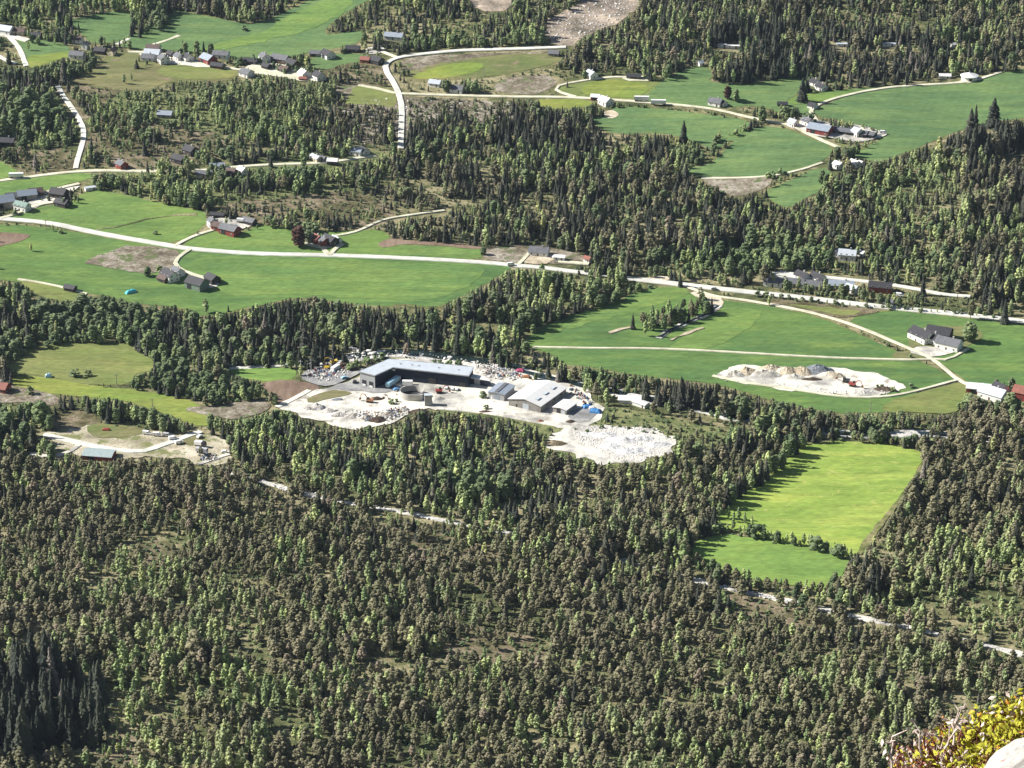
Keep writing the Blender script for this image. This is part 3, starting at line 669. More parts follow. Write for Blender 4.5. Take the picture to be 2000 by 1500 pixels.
# ---------------------------------------------------------------- stands of trees: where, how dense, how tall, which kinds (outlines on the ground, traced in photo pixels)
#  (outline, density 0-1, height, (spruce, pine, birch, leafy))
Z = [
 (None, .80, 10.0, (.45,.15,.25,.15)),
 # far slope
 ([(-60,-60),(500,-60),(500,60),(330,40),(-60,80)], .9, 12, (.25,.05,.45,.25)),
 ([(300,-60),(620,-60),(560,35),(330,40)], .95, 13, (.55,.1,.25,.1)),
 ([(620,-60),(1070,-60),(1070,110),(620,110)], .68, 11, (.45,.1,.40,.05)),
 ([(770,80),(1060,70),(1060,96),(780,104)], .95, 10, (.3,0,.3,.4)),
 ([(1060,-60),(2060,-60),(2060,170),(1060,170)], .85, 12, (.45,.2,.28,.07)),
 ([(1380,60),(1850,60),(1780,175),(1420,165)], .97, 14, (.85,.1,.05,0)),
 ([(1500,-60),(2060,-60),(2060,60),(1560,60)], .75, 11, (.35,.3,.3,.05)),
 ([(1600,10),(1900,10),(1920,60),(1760,75),(1620,60)], .5, 10, (.3,.3,.35,.05)),
 ([(1520,150),(1580,140),(1600,170),(1560,180)], .9, 12, (.5,0,.2,.3)),
 ([(-60,80),(40,90),(50,135),(-60,140)], .35, 8, (.1,.1,.4,.4)),
 # left woods
 ([(-60,125),(120,140),(165,240),(150,300),(30,300),(-60,300)], .97, 12, (.25,0,.25,.5)),
 ([(0,130),(90,125),(130,180),(60,200),(0,190)], .97, 13, (.55,0,.15,.3)),
 ([(100,110),(180,115),(180,148),(100,155)], .95, 10, (.3,0,.2,.5)),
 ([(110,150),(480,150),(640,160),(640,250),(400,260),(180,235)], .62, 8.5, (.04,.05,.66,.25)),
 ([(330,160),(640,165),(640,270),(520,300),(430,240)], .80, 10, (.08,.05,.62,.25)),
 ([(640,180),(1010,195),(1040,225),(900,270),(700,290),(620,250)], .50, 7.5, (.25,.55,.2,0)),
 ([(600,210),(800,220),(760,290),(600,300)], .70, 8, (.45,.45,.1,0)),
 ([(780,190),(1030,200),(1000,235),(800,225)], .22, 5, (.3,.5,.2,0)),
 ([(180,225),(440,255),(430,325),(170,335)], .48, 7.5, (.1,.25,.4,.25)),
 ([(260,250),(330,245),(340,290),(270,300)], .95, 12, (.3,.1,.2,.4)),
 ([(20,290),(150,290),(145,345),(20,345)], .30, 7, (.3,.4,.2,.1)),
 ([(160,330),(740,330),(720,385),(420,420),(280,400),(160,372)], .80, 11.5, (.15,.08,.42,.35)),
 ([(400,385),(560,380),(680,368),(760,395),(760,440),(420,430)], .40, 7, (.3,.2,.3,.2)),
 ([(640,110),(770,115),(770,165),(640,165)], .25, 5, (.2,.2,.3,.3)),
 ([(960,130),(1110,120),(1130,170),(1000,190),(950,170)], .28, 6, (.2,.3,.4,.1)),
 # great middle forest
 ([(800,240),(1040,225),(1170,255),(1400,290),(1420,330),(1700,380),(1640,560),(1180,540),(1100,480),(960,470),(740,460),(740,330)], .95, 12, (.60,.22,.13,.05)),
 ([(1000,225),(1180,245),(1290,265),(1345,280),(1300,310),(1160,340),(960,320),(960,240)], .98, 14, (.92,.04,.04,0)),
 ([(1000,290),(1060,290),(1250,330),(1400,340),(1380,350),(1200,360),(1000,350)], .95, 11, (.25,.05,.55,.15)),
 ([(1320,270),(1420,285),(1410,320),(1300,335)], .98, 11, (.1,0,.5,.4)),
 ([(1050,195),(1200,200),(1190,232),(1060,245)], .96, 11, (.35,0,.25,.4)),
 ([(860,300),(1000,300),(1000,340),(860,330)], .5, 8, (.3,.3,.3,.1)),
 ([(720,330),(880,330),(900,420),(740,440)], .70, 9, (.35,.3,.3,.05)),
 # right woods
 ([(1640,330),(1800,280),(1860,240),(2060,215),(2060,640),(1900,600),(1640,540),(1560,420)], .95, 12, (.42,.25,.28,.05)),
 ([(1700,310),(1860,330),(1900,420),(1760,440),(1680,380)], .97, 10, (.12,.08,.75,.05)),
 ([(1850,240),(2060,220),(2060,330),(1900,320),(1780,300)], .97, 17, (.9,.1,0,0)),
 ([(1250,500),(1420,500),(1560,470),(1640,500),(1620,530),(1500,545),(1270,545)], .97, 10, (.08,0,.22,.70)),
 ([(1500,480),(1620,480),(1630,530),(1500,530)], .97, 10, (.1,0,.2,.7)),
 ([(1700,490),(1860,520),(1880,570),(1720,555)], .95, 10, (.15,0,.25,.6)),
 ([(1380,550),(1750,585),(1960,600),(1960,618),(1700,596),(1380,562)], .55, 7, (.1,0,.3,.6)),
 # belt between the fields and the river
 ([(-60,550),(100,570),(300,600),(480,600),(480,700),(300,700),(200,670),(-60,700)], .97, 12, (.15,0,.15,.70)),
 ([(-60,640),(60,650),(60,690),(-60,720)], .97, 15, (.7,0,.05,.25)),
 ([(300,600),(480,590),(760,590),(760,700),(420,712),(320,690)], .97, 13, (.62,.03,.1,.25)),
 ([(480,590),(800,590),(1000,600),(1030,700),(820,690),(560,700)], .97, 14, (.72,.03,.13,.12)),
 ([(820,580),(1010,535),(1240,545),(1240,590),(1040,650),(1030,700),(900,700)], .97, 13, (.42,.03,.35,.20)),
 ([(1060,535),(1240,540),(1240,570),(1100,600),(1000,600)], .97, 14, (.08,0,.72,.20)),
 ([(250,705),(330,700),(440,735),(520,775),(500,790),(420,790),(340,760),(255,755)], .98, 9.5, (.08,0,.12,.80)),
 ([(360,700),(600,700),(600,712),(420,712)], .98, 8, (.1,0,.2,.7)),
 # right of the works
 ([(1010,690),(1100,700),(1280,740),(1440,765),(1600,810),(1560,850),(1380,850),(1200,800),(1130,770),(1060,750),(1000,740)], .93, 11, (.38,.15,.27,.2)),
 ([(1240,760),(1360,740),(1440,765),(1420,820),(1300,800),(1260,790)], .97, 14, (.75,.2,.05,0)),
 ([(1440,765),(1640,810),(1900,820),(1800,870),(1580,870),(1520,880),(1400,850)], .97, 11, (.25,.2,.15,.40)),
 ([(1130,800),(1420,820),(1450,870),(1330,910),(1250,910),(1100,900),(1040,850),(900,830)], .42, 4.2, (.25,.35,.3,.1)),
 ([(1860,770),(2060,780),(2060,850),(1900,840)], .97, 9, (.05,0,.25,.70)),
 ([(1830,800),(2060,830),(2060,1060),(1680,1090),(1730,1010),(1790,920)], .97, 10.5, (.12,.80,.08,0)),
 ([(1660,1060),(2060,1050),(2060,1290),(1800,1260),(1640,1200),(1620,1160)], .90, 10.5, (.12,.26,.62,0)),
 # left bottom yards
 ([(-60,790),(90,800),(110,880),(60,900),(-60,900)], .97, 13, (.35,0,.1,.55)),
 ([(130,790),(280,790),(290,830),(140,805)], .95, 11, (.7,0,.15,.15)),
 ([(220,810),(400,820),(390,842),(330,850),(230,835)], .95, 9, (.4,0,.25,.35)),
 ([(400,800),(560,800),(640,835),(700,850),(520,880),(450,870),(400,840)], .97, 12, (.3,.1,.2,.4)),
 ([(-60,890),(100,885),(450,905),(450,930),(-60,930)], .75, 9, (.2,.4,.3,.1)),
 # middle wood in front of the works
 ([(460,860),(700,850),(900,830),(1040,860),(1200,910),(1330,905),(1520,880),(1560,880),(1430,980),(1320,1075),(1350,1120),(1100,1070),(850,1010),(640,970),(450,910)], .96, 10, (.50,.17,.30,.03)),
 ([(460,850),(640,840),(800,850),(1000,850),(980,880),(800,880),(620,890),(480,900)], .96, 9.5, (.3,.1,.55,.05)),
 ([(1100,930),(1400,900),(1560,880),(1430,980),(1320,1075),(1200,1060)], .93, 9.5, (.15,.60,.25,0)),
 ([(860,910),(980,930),(990,990),(870,980)], .97, 12, (.3,0,.2,.5)),
 # the great pine wood
 ([(-60,910),(450,905),(850,1010),(1100,1070),(1350,1130),(1600,1190),(2060,1290),(2060,1800),(-60,1800)], .94, 8.6, (.05,.78,.17,0)),
 ([(850,1000),(1100,1060),(1340,1110),(1300,1160),(1100,1150),(900,1100)], .85, 8.5, (.12,.6,.28,0)),
 ([(160,1100),(420,1110),(540,1200),(420,1280),(180,1260)], .90, 10.5, (.02,.32,.66,0)),
 ([(200,1300),(420,1290),(560,1350),(640,1470),(500,1560),(260,1560),(230,1450)], .84, 11, (.02,.28,.70,0)),
 ([(820,1190),(980,1190),(980,1260),(840,1250)], .8, 8.5, (.02,.55,.43,0)),
 ([(1160,1140),(1330,1150),(1300,1280),(1150,1270)], .9, 8, (.08,.78,.14,0)),
 ([(1550,1320),(1800,1290),(2060,1310),(2060,1500),(1700,1480)], .90, 10, (.05,.40,.55,0)),
 ([(1000,1440),(1300,1420),(1400,1560),(1000,1560)], .90, 10, (.02,.45,.53,0)),
 ([(650,1000),(860,1010),(1020,1050),(960,1110),(760,1080)], .62, 7, (.1,.6,.3,0)),
 ([(840,1235),(960,1225),(1060,1250),(1090,1290),(980,1300),(880,1285)], .48, 7, (0,.85,.15,0)),
 ([(1370,1165),(1480,1172),(1570,1205),(1620,1230),(1540,1235),(1400,1195)], .40, 6, (0,.9,.1,0)),
 ([(240,1055),(330,1045),(350,1090),(290,1110),(240,1090)], .45, 7, (0,.9,.1,0)),
 ([(-60,1335),(80,1315),(195,1320),(228,1370),(225,1430),(180,1470),(60,1500),(-60,1500)], .97, 17.5, (1,0,0,0)),
 ([(180,1435),(250,1425),(300,1450),(270,1500),(190,1500)], .18, 6, (0,.2,.8,0)),
 ([(230,1330),(300,1320),(300,1380),(240,1400)], .9, 12, (.1,.45,.45,0)),
]
def raster_zones(px, py):
    """nearest stand for each photo pixel: arrays of density, height, four shares"""
    n = len(px)
    dens = np.full(n, Z[0][1]); hgt = np.full(n, Z[0][2]); mixv = np.tile(np.array(Z[0][3], float), (n, 1))
    jx = px + 14*np.sin(py/13.0+px/31.0) + rng.normal(0, 8, n); jy = py + 6*np.sin(px/17.0) + rng.normal(0, 5, n)
    for P, d_, h_, m_ in Z[1:]:
        k = inside(jx, jy, P)
        dens[k] = d_; hgt[k] = h_; mixv[k] = m_
    return dens, hgt, mixv
# open ground as a raster at half the photo's size
OW, OH = 1060, 820
gx, gy = np.meshgrid(np.arange(OW)*2-60, np.arange(OH)*2-60)
OM = np.zeros((OH, OW), bool)
for P in OPEN:
    x0, y0 = P.min(0); x1, y1 = P.max(0)
    i0, i1 = max(0, int((x0+60)/2)-1), min(OW, int((x1+60)/2)+2); j0, j1 = max(0, int((y0+60)/2)-1), min(OH, int((y1+60)/2)+2)
    if i1 > i0 and j1 > j0:
        OM[j0:j1, i0:i1] |= inside(gx[j0:j1, i0:i1], gy[j0:j1, i0:i1], P)
OMF = OM.copy(); OM[:] = False
for x, y, r in ROADPIX:
    i, j = int((x+60)/2), int((y+60)/2); rx = int(max(3, r+4)/2)+1
    if 0 <= i < OW and 0 <= j < OH: OM[max(0, j-2):j+2, max(0, i-rx):i+rx+1] = True
KEEP = []    # house footprints to keep clear: (px, py, halfwidth, height up)
def erode(M, up, side):
    E = M.copy()
    for k in range(1, up+1):
        E[:-k] &= M[k:]; E[k:] &= M[:-k]
    for k in range(1, side+1):
        E[:, :-k] &= M[:, k:]; E[:, k:] &= M[:, :-k]
    return E
def is_open_deep(px, py):
    i = np.clip(((px+60)/2).astype(int), 0, OW-1); j = np.clip(((py+60)/2).astype(int), 0, OH-1)
    return OD[j, i]
def is_open(px, py):
    i = np.clip(((px+60)/2).astype(int), 0, OW-1); j = np.clip(((py+60)/2).astype(int), 0, OH-1)
    return OM[j, i]
# ---------------------------------------------------------------- houses and farm buildings
WALL = {
 'white': paint('white_boards', (0.74,0.74,0.71), .06, .5, lines=.10, linescale=2.2, linedir='z'),
 'cream': paint('cream_boards', (0.66,0.58,0.40), .06, .5, lines=.10, linescale=2.2, linedir='z'),
 'red': paint('red_boards', (0.24,0.050,0.040), .15, .5, lines=.15, linescale=2.2, linedir='x'),
 'brown': paint('brown_boards', (0.10,0.062,0.045), .2, .5, lines=.15, linescale=2.2, linedir='z'),
 'dark': paint('dark_boards', (0.055,0.050,0.050), .2, .5, lines=.15, linescale=2.2, linedir='z'),
 'grey': paint('weathered_boards', (0.28,0.265,0.245), .2, .5, lines=.15, linescale=2.2, linedir='x'),
 'green': paint('green_boards', (0.16,0.22,0.17), .15, .5, lines=.15, linescale=2.2, linedir='x'),
 'concrete': paint('cast_concrete', (0.42,0.41,0.38), .15, .4),
 'steel': paint('grey_sheet_wall', (0.36,0.37,0.38), .06, .3, .5, .4, lines=.18, linescale=1.2, linedir='x'),
 'slate': paint('slate_sheet_wall', (0.026,0.032,0.050), .08, .3, .8, .08, lines=.2, linescale=1.0, linedir='x'),
}
ROOF = {
 'black': paint('black_tiles', (0.035,0.035,0.042), .2, .6, .6, lines=.2, linescale=1.6, linedir='x'),
 'grey': paint('grey_tiles', (0.13,0.135,0.15), .2, .6, .6, lines=.2, linescale=1.6, linedir='x'),
 'blue': paint('bluegrey_sheet_roof', (0.26,0.30,0.36), .1, .4, .45, .5, lines=.12, linescale=1.2, linedir='x'),
 'pale': paint('pale_sheet_roof', (0.44,0.48,0.53), .08, .3, .45, .5, lines=.08, linescale=1.0, linedir='x'),
 'white': paint('white_sheet_roof', (0.64,0.64,0.63), .04, .25, .5, .5, lines=.05, linescale=1.0, linedir='x'),
 'brown': paint('brown_tiles', (0.11,0.075,0.065), .2, .6, .7, lines=.2, linescale=1.6, linedir='x'),
 'red': paint('red_tiles', (0.26,0.10,0.075), .2, .6, .7, lines=.2, linescale=1.6, linedir='x'),
 'cyan': paint('palecyan_sheet_roof', (0.30,0.36,0.37), .1, .5, .8, .1, lines=.1, linescale=1.2, linedir='x'),
 'green': paint('green_sheet_roof', (0.17,0.25,0.22), .1, .5, .6, lines=.12, linescale=1.2, linedir='x'),
}
GLASS = newmat('window_glass', 0.08, 0.6)[0]; GLASS.node_tree.nodes['Principled BSDF'].inputs['Base Color'].default_value = (0.02,0.025,0.03,1)
TRIM = paint('white_trim', (0.72,0.72,0.70), .04)
DARKDOOR = paint('dark_door', (0.03,0.03,0.035), .1)
RUST = paint('rusty_iron', (0.20,0.085,0.045), .3, 2)
def wall_faces(w, d):
    """(origin, along, out) for the four walls"""
    return [((0,-d/2), (1,0), (0,-1), w), ((0,d/2), (-1,0), (0,1), w), ((w/2,0), (0,1), (1,0), d), ((-w/2,0), (0,-1), (-1,0), d)]
def panel(mb, face, s, z, hw, hz, t0=0.0, t1=0.06, mi=0):
    o, a, n, L = face
    c = [(s-hw, z-hz), (s+hw, z-hz), (s+hw, z+hz), (s-hw, z+hz)]
    vs = [(o[0]+a[0]*u+n[0]*t, o[1]+a[1]*u+n[1]*t, v) for t in (t0, t1) for u, v in c]
    mb.add(vs, [(0,3,2,1),(4,5,6,7),(0,1,5,4),(1,2,6,5),(2,3,7,6),(3,0,4,7)], mi)
def house(px, py, w, d, h, rot, wall, roof, label, cat='house', name='house', group=None, pitch=33, windows=2, chimney=True, big_door=False, storeys=1, over=.45):
    if py < 640 and w < 24: w, d, h = w*.80, d*.80, h*.86
    p = at(px, py)
    t = empty(name, p.tolist(), R(rot))
    tag(t, label, cat, group)
    rise = d/2*math.tan(R(pitch))
    # walls with gables
    mb = MB()
    mb.add([(-w/2,-d/2,-1.2),(w/2,-d/2,-1.2),(w/2,d/2,-1.2),(-w/2,d/2,-1.2),(-w/2,-d/2,h),(w/2,-d/2,h),(w/2,d/2,h),(-w/2,d/2,h),(-w/2,0,h+rise-.03),(w/2,0,h+rise-.03)],
           [(0,3,2,1),(0,1,5,4),(2,3,7,6),(1,2,6,9,5),(3,0,4,8,7),(4,5,9,8),(6,7,8,9)])
    mb.build('wall', WALL[wall], t)
    rf = MB(); ov = over; th = .18
    e = h - ov*math.tan(R(pitch)); y0 = d/2+ov; X = w/2+ov
    for sgn in (-1, 1):
        a = [(-X, sgn*y0, e), (X, sgn*y0, e), (X, 0, h+rise), (-X, 0, h+rise)]
        up = [(x, y, z+th) for x, y, z in a]
        fs = [(0,1,2,3),(7,6,5,4),(0,4,5,1),(1,5,6,2),(3,7,4,0)]
        if sgn > 0: fs = [f[::-1] for f in fs]
        rf.add(a+up, [f[::-1] for f in fs])
    ro = rf.build('roof', ROOF[roof], t)
    if chimney:
        c = MB(); cx = w*.18
        c.box(cx-.4, cx+.4, -.35, .35, h+rise-.4, h+rise+1.1); c.box(cx-.5, cx+.5, -.45, .45, h+rise+1.1, h+rise+1.25)
        c.build('chimney', WALL['concrete'], ro)
    F = wall_faces(w, d)
    if windows:
        for fi, f in enumerate(F):
            L = f[3]; k = max(1, int(L/3.4)) if fi < 2 else max(1, int(L/4))
            k = min(k, windows+1)
            for st in range(storeys):
                for q in range(k):
                    if st == 0 and fi == 0 and q == k//2 and k > 1: continue
                    s = (q+.5)/k*L - L/2
                    m = MB(); panel(m, f, s, 1.6+2.6*st, .55, .62, 0.003, .07)
                    wo_ = m.build('window', TRIM, t)
                    m = MB(); panel(m, f, s, 1.6+2.6*st, .44, .50, 0.075, .085)
                    m.build('pane', GLASS, wo_)
    if big_door:
        for f in (F[0], F[3]):
            m = MB(); s = 0 if f[3] < 10 else -f[3]*.2
            panel(m, f, s, min(1.7, h*.45), min(1.8, f[3]*.3), min(1.7, h*.45), .003, .08); m.build('door', DARKDOOR, t)
    else:
        m = MB(); f = F[0]; k = min(max(1, int(w/3.4)), windows+1)
        s = (k//2+.5)/k*w - w/2 if k > 1 else w*.32
        panel(m, f, s, 1.05, .5, 1.05, .003, .07); m.build('door', WALL['brown'] if wall != 'brown' else TRIM, t)
    keepclear(px, py, max(w*abs(math.cos(R(rot))), d*abs(math.sin(R(rot))), d*.6)*.5+.5, h+rise*.6)
    return t
def keepclear(px, py, hw, hh):
    s = FPX/ (CAM_Z/math.sin(PITCH + (py-750)/FPX))
    x0, x1 = px-hw*s, px+hw*s; y0, y1 = py-hh*s*.9, py+4
    OM[max(0,int((y0+60)/2)):max(0,int((y1+60)/2)+1), max(0,int((x0+60)/2)):max(0,int((x1+60)/2)+1)] = True

WIN = dict(windows=2)
HS = [
 # px, py, w, d, h, rot, wall, roof, label, kw
 (8,64,20,11,4,-25,'white','pale','long pale roofed hall at the top end of the white road by the frame edge', dict(cat='hall', name='hall', big_door=True, chimney=False, windows=2)),
 (34,66,16,8,3.5,-14,'cream','brown','brown roofed row house behind the white road bend', dict()),
 (70,74,11,8,3,-10,'dark','black','dark house half hidden by leafy trees near the white road', dict()),
 (148,82,13,8,3.2,-12,'white','brown','brown tiled house below the cool green hill meadow', dict()),
 (151,112,14,9,3.2,-15,'white','grey','grey roofed white house standing lowest before the dark hedge trees', dict()),
 (167,95,6,6,4.5,70,'white','grey','narrow white house with steep gable among dark trees', dict(storeys=2)),
 (197,104,11,8,3.2,-20,'dark','black','black house between the white gable and the cream house', dict()),
 (219,107,8,7,4,65,'cream','brown','cream yellow house beside the village lane', dict(storeys=1)),
 (300,98,13,8,3,-15,'white','brown','low white bungalow with brown roof above the big pale roof', dict()),
 (298,110,15,11,3.5,-12,'white','pale','wide white roofed barn in the middle of the hamlet', dict(cat='barn', name='barn', big_door=True, chimney=False)),
 (290,117,12,9,3,-12,'white','grey','grey roofed house in front of the white roofed barn', dict()),
 (320,123,9,10,4.6,-62,'white','grey','tall white house with a round window gable beside the lane', dict(storeys=2)),
 (334,110,8,6,3,-50,'dark','black','small black shed between two white houses', dict(cat='shed', name='shed', windows=0, big_door=True, chimney=False)),
 (350,116,9,8,3.5,-55,'white','grey','square white house near the dark hill trees', dict()),
 (368,119,8,9,4.2,-60,'white','black','white house whose dark roof slope faces the red barn', dict()),
 (407,123,14,11,5,-48,'red','blue','large red barn with blue grey roof and bright red end', dict(cat='barn', name='barn', big_door=True, chimney=False)),
 (425,133,13,7,3,-24,'brown','black','low brown outbuilding in front of the red barn', dict(cat='barn', name='barn', big_door=True, chimney=False, windows=1)),
 (432,112,15,9,3.5,-14,'white','grey','white villa with dark grey roof behind the red barn', dict()),
 (490,124,13,8,3,-12,'dark','black','dark house at the start of the eastern hamlet', dict()),
 (482,148,11,10,3.5,-40,'white','grey','white gabled house with blue grey roof under the lane', dict()),
 (517,120,9,9,5.2,-60,'white','grey','tall white farmhouse beside the big brown barn', dict(storeys=2)),
 (521,134,8,7,3,-40,'dark','black','small dark shed below the tall white farmhouse', dict(cat='shed', name='shed', windows=0, big_door=True, chimney=False)),
 (548,121,17,10,4,-28,'brown','grey','big weathered brown barn in the eastern hamlet', dict(cat='barn', name='barn', big_door=True, chimney=False)),
 (572,130,12,9,4,-48,'brown','black','black and brown barn nearest the white house row', dict(cat='barn', name='barn', big_door=True, chimney=False, windows=1)),
 (556,140,9,8,3,-35,'dark','brown','dark cottage in front of the brown barns', dict()),
 (594,150,9,9,4,-55,'white','white','bright white house with white roof by the lane end', dict(storeys=1)),
 (592,157,7,4,2.2,-12,'red','red','small red garage below the bright white house', dict(cat='garage', name='garage', windows=0, big_door=True, chimney=False)),
 (623,155,10,10,4.3,-55,'white','black','white house with black roof at the very end of the lane', dict(storeys=1)),
 (619,109,13,7,3,-10,'grey','grey','low grey farm shed on the pasture edge', dict(cat='shed', name='shed', big_door=True, chimney=False, windows=1)),
 (640,112,12,10,4,-52,'white','black','black barn with one white end beside the grey shed', dict(cat='barn', name='barn', big_door=True, chimney=False, windows=1)),
 (689,100,13,8,3,-10,'dark','black','long black bungalow above the pasture', dict()),
 (714,121,9,7,3,-20,'red','red','red house with a red roof near the road fork', dict()),
 (736,123,12,9,3.4,-40,'dark','black','black barn touching the red house near the road fork', dict(cat='barn', name='barn', big_door=True, chimney=False, windows=1)),
 (770,76,18,9,3.4,-16,'white','blue','blue grey roofed villa alone among the upper spruces', dict()),
 (850,167,11,8,3,-20,'white','pale','white cottage with pale roof left of the dark roofed one', dict()),
 (893,179,12,9,3.2,-20,'white','grey','dark roofed white cottage beside the long field road', dict()),
 (1155,152,10,9,4,-58,'white','pale','white house at the bend of the loop track', dict()),
 (1238,153,13,6,2.5,-10,'dark','black','low black cabin at the end of the loop track', dict(chimney=False)),
 (1082,108,10,7,2.6,-15,'grey','grey','small grey cabin below the upper road near spruces', dict(chimney=False)),
 (1163,194,8,6,3,-14,'red','white','small red barn with white roof on the field road', dict(cat='barn', name='barn', windows=0, big_door=True, chimney=False)),
 (1183,203,11,10,3.6,-50,'white','white','large white house next to the small red barn', dict()),
 (1398,205,12,9,3.4,-30,'white','grey','grey roofed house under the copper coloured trees', dict()),
 (1412,206,6,6,3,-55,'white','black','white annex beside the grey roofed house', dict(chimney=False)),
 (1591,166,9,8,3.4,-52,'white','black','white and black house behind the tall lone spruce', dict()),
 (1604,175,9,8,3.4,-52,'white','black','second white and black house further down the spruce lane', dict()),
 (1528,207,9,5,2.4,-5,'dark','black','black hay shed by the track bend', dict(cat='shed', name='shed', windows=0, big_door=True, chimney=False)),
 (1587,211,7,7,2.8,-40,'white','black','tiny white hut above the farm road bend', dict(cat='hut', name='hut', windows=0, chimney=False)),
 (1549,246,8,7,4,-50,'white','pale','small pale green roofed house at the corner of the farm drive', dict()),
 (1576,243,9,8,4,-50,'white','grey','white farmhouse half hidden by garden trees at the cattle farm', dict(storeys=2)),
 (1845,152,11,5,2.4,-5,'white','white','white caravan shed beside the round white building', dict(cat='shed', name='shed', windows=1, chimney=False)),
 (1637,328,8,7,3.6,-50,'white','white','white house with white roof below the leafy farm trees', dict()),
 (1669,325,8,7,3.6,-50,'white','white','white house standing by the forest edge under the farm', dict()),
 (1681,322,4,4,2.4,-50,'white','white','tiny white outhouse by the forest edge', dict(cat='shed', name='shed', windows=0, chimney=False)),
 (1410,92,9,4,2.6,0,'white','white','white caravan on a forest plot, left of its pair', dict(cat='caravan', name='caravan', windows=1, chimney=False, pitch=6, over=.1)),
 (1431,94,12,4,2.6,0,'white','white','long white cabin beside the forest plot', dict(chimney=False, pitch=10)),
 (1644,90,10,4,2.5,0,'white','pale','white strip of a cabin deep in the upper spruces', dict(chimney=False, pitch=12)),
 (1736,90,12,4,2.5,0,'white','pale','long pale cabin in the gap of the upper spruces', dict(chimney=False, pitch=12)),
 (1862,92,4,4,2.8,30,'white','white','tiny white hut in the dark upper spruces', dict(cat='hut', name='hut', windows=0, chimney=False)),
 (1368,128,5,5,3,30,'white','pale','tiny white hut where the woods meet the cool green field', dict(cat='hut', name='hut', windows=0, chimney=False)),
 (12,282,16,9,3.4,-8,'dark','black','dark forest house at the frame edge above the scrub', dict()),
 (238,328,9,8,4,-50,'red','grey','red house with white corner beside the scrub track', dict(storeys=1)),
 (372,300,11,10,4,-40,'dark','black','big black house in the leafy clearing', dict()),
 (350,316,12,9,3.5,-35,'dark','black','black barn lower in the leafy clearing', dict(cat='barn', name='barn', big_door=True, chimney=False, windows=1)),
 (392,306,5,6,3,-50,'white','white','little white shed by the leafy clearing drive', dict(cat='shed', name='shed', windows=0, chimney=False)),
 (400,345,14,8,3,-10,'cream','grey','grey roofed bungalow under the leafy wood lane', dict()),
 (424,328,13,6,2.6,5,'white','blue','low blue roofed house beside the wood lane', dict(chimney=False)),
 (452,341,9,8,3,-30,'brown','brown','brown cottage on the wood lane', dict()),
 (474,338,8,7,3.4,-50,'white','white','white cottage after the brown one on the wood lane', dict()),
 (323,228,13,8,3,-10,'grey','blue','blue grey roof showing in the deep leafy wood', dict(chimney=False)),
 (617,313,11,6,3,-52,'cream','pale','pale yellow house on the small lawn', dict()),
 (629,314,7,6,2.6,-30,'grey','grey','grey garage behind the pale yellow house', dict(cat='garage', name='garage', windows=0, big_door=True, chimney=False)),
 (650,321,9,6,3.6,-10,'dark','white','black cabin with a white roof beside the lane', dict(chimney=False)),
 (696,302,11,8,4,-22,'white','blue','blue roofed white house in the brown woods', dict()),
 (711,300,8,8,3.4,-55,'white','black','black gabled annex beside the blue roofed house', dict(chimney=False)),
 (6,402,18,13,5,24,'grey','blue','blue grey barn cut by the frame edge', dict(cat='barn', name='barn', big_door=True, chimney=False)),
 (30,391,16,9,4,18,'grey','grey','grey linking barn beside the blue grey barn', dict(cat='barn', name='barn', big_door=True, chimney=False, windows=1)),
 (53,388,16,10,4.5,18,'grey','blue','blue grey stable in the farm row', dict(cat='barn', name='barn', big_door=True, chimney=False, windows=2)),
 (70,381,12,9,3.4,18,'brown','brown','brown end building of the farm row', dict(cat='barn', name='barn', big_door=True, chimney=False, windows=1)),
 (44,410,13,8,4.6,-32,'white','green','white farmhouse with green roof', dict(storeys=2)),
 (116,384,14,11,4,-22,'dark','black','big black house on the farm lawn', dict()),
 (122,402,12,8,3.4,-30,'dark','black','black garage house below the big black house', dict()),
 (176,371,9,4,2.4,25,'white','pale','cyan white camper hut by the wood corner', dict(cat='hut', name='hut', windows=0, chimney=False, pitch=8)),
 (415,442,7,7,5,-60,'white','grey','tall white farmhouse at the red farm', dict(storeys=2)),
 (429,449,11,8,4,-25,'red','brown','red house between the white farmhouse and red barn', dict()),
 (449,456,16,10,4.6,-32,'red','grey','big red barn with grey roof at the red farm', dict(cat='barn', name='barn', big_door=True, chimney=False)),
 (487,437,12,7,3,-35,'dark','grey','dark machine shed behind the red farm', dict(cat='shed', name='shed', windows=0, big_door=True, chimney=False)),
 (424,423,12,5,2.2,-8,'dark','black','low black shed on the farm lane', dict(cat='shed', name='shed', windows=0, big_door=True, chimney=False)),
 (601,470,10,8,4,-25,'grey','blue','grey house beside the copper tree', dict()),
 (620,473,8,8,3.8,-55,'red','red','dark red house in the courtyard farm', dict()),
 (632,478,8,8,4,-55,'red','grey','red gabled house facing the courtyard', dict()),
 (645,476,13,9,4.4,-48,'dark','black','black barn of the courtyard farm', dict(cat='barn', name='barn', big_door=True, chimney=False, windows=1)),
 (656,474,8,7,3.4,-50,'white','pale','white storehouse at the courtyard edge', dict(chimney=False)),
 (1053,497,16,10,3.4,-14,'white','grey','grey roofed house above the road with ash trees', dict()),
 (1093,508,9,6,3.2,-12,'white','white','white flat fronted house east of the grey roofed one', dict(chimney=False, pitch=12)),
 (1148,511,6,5,3,-40,'white','red','small white and pink hut by the road end', dict(cat='hut', name='hut', windows=1, chimney=False)),
 (332,546,14,10,5,-52,'white','black','white house with black roof in the meadow hollow', dict(storeys=2)),
 (320,549,9,7,3,-40,'brown','brown','brown shed beside the white meadow house', dict(cat='shed', name='shed', windows=0, big_door=True, chimney=False)),
 (346,538,10,9,4,-52,'white','grey','pale grey roofed house behind the meadow house', dict()),
 (385,562,16,12,5,-35,'green','black','pale green barn with a big black roof', dict(cat='barn', name='barn', big_door=True, chimney=False)),
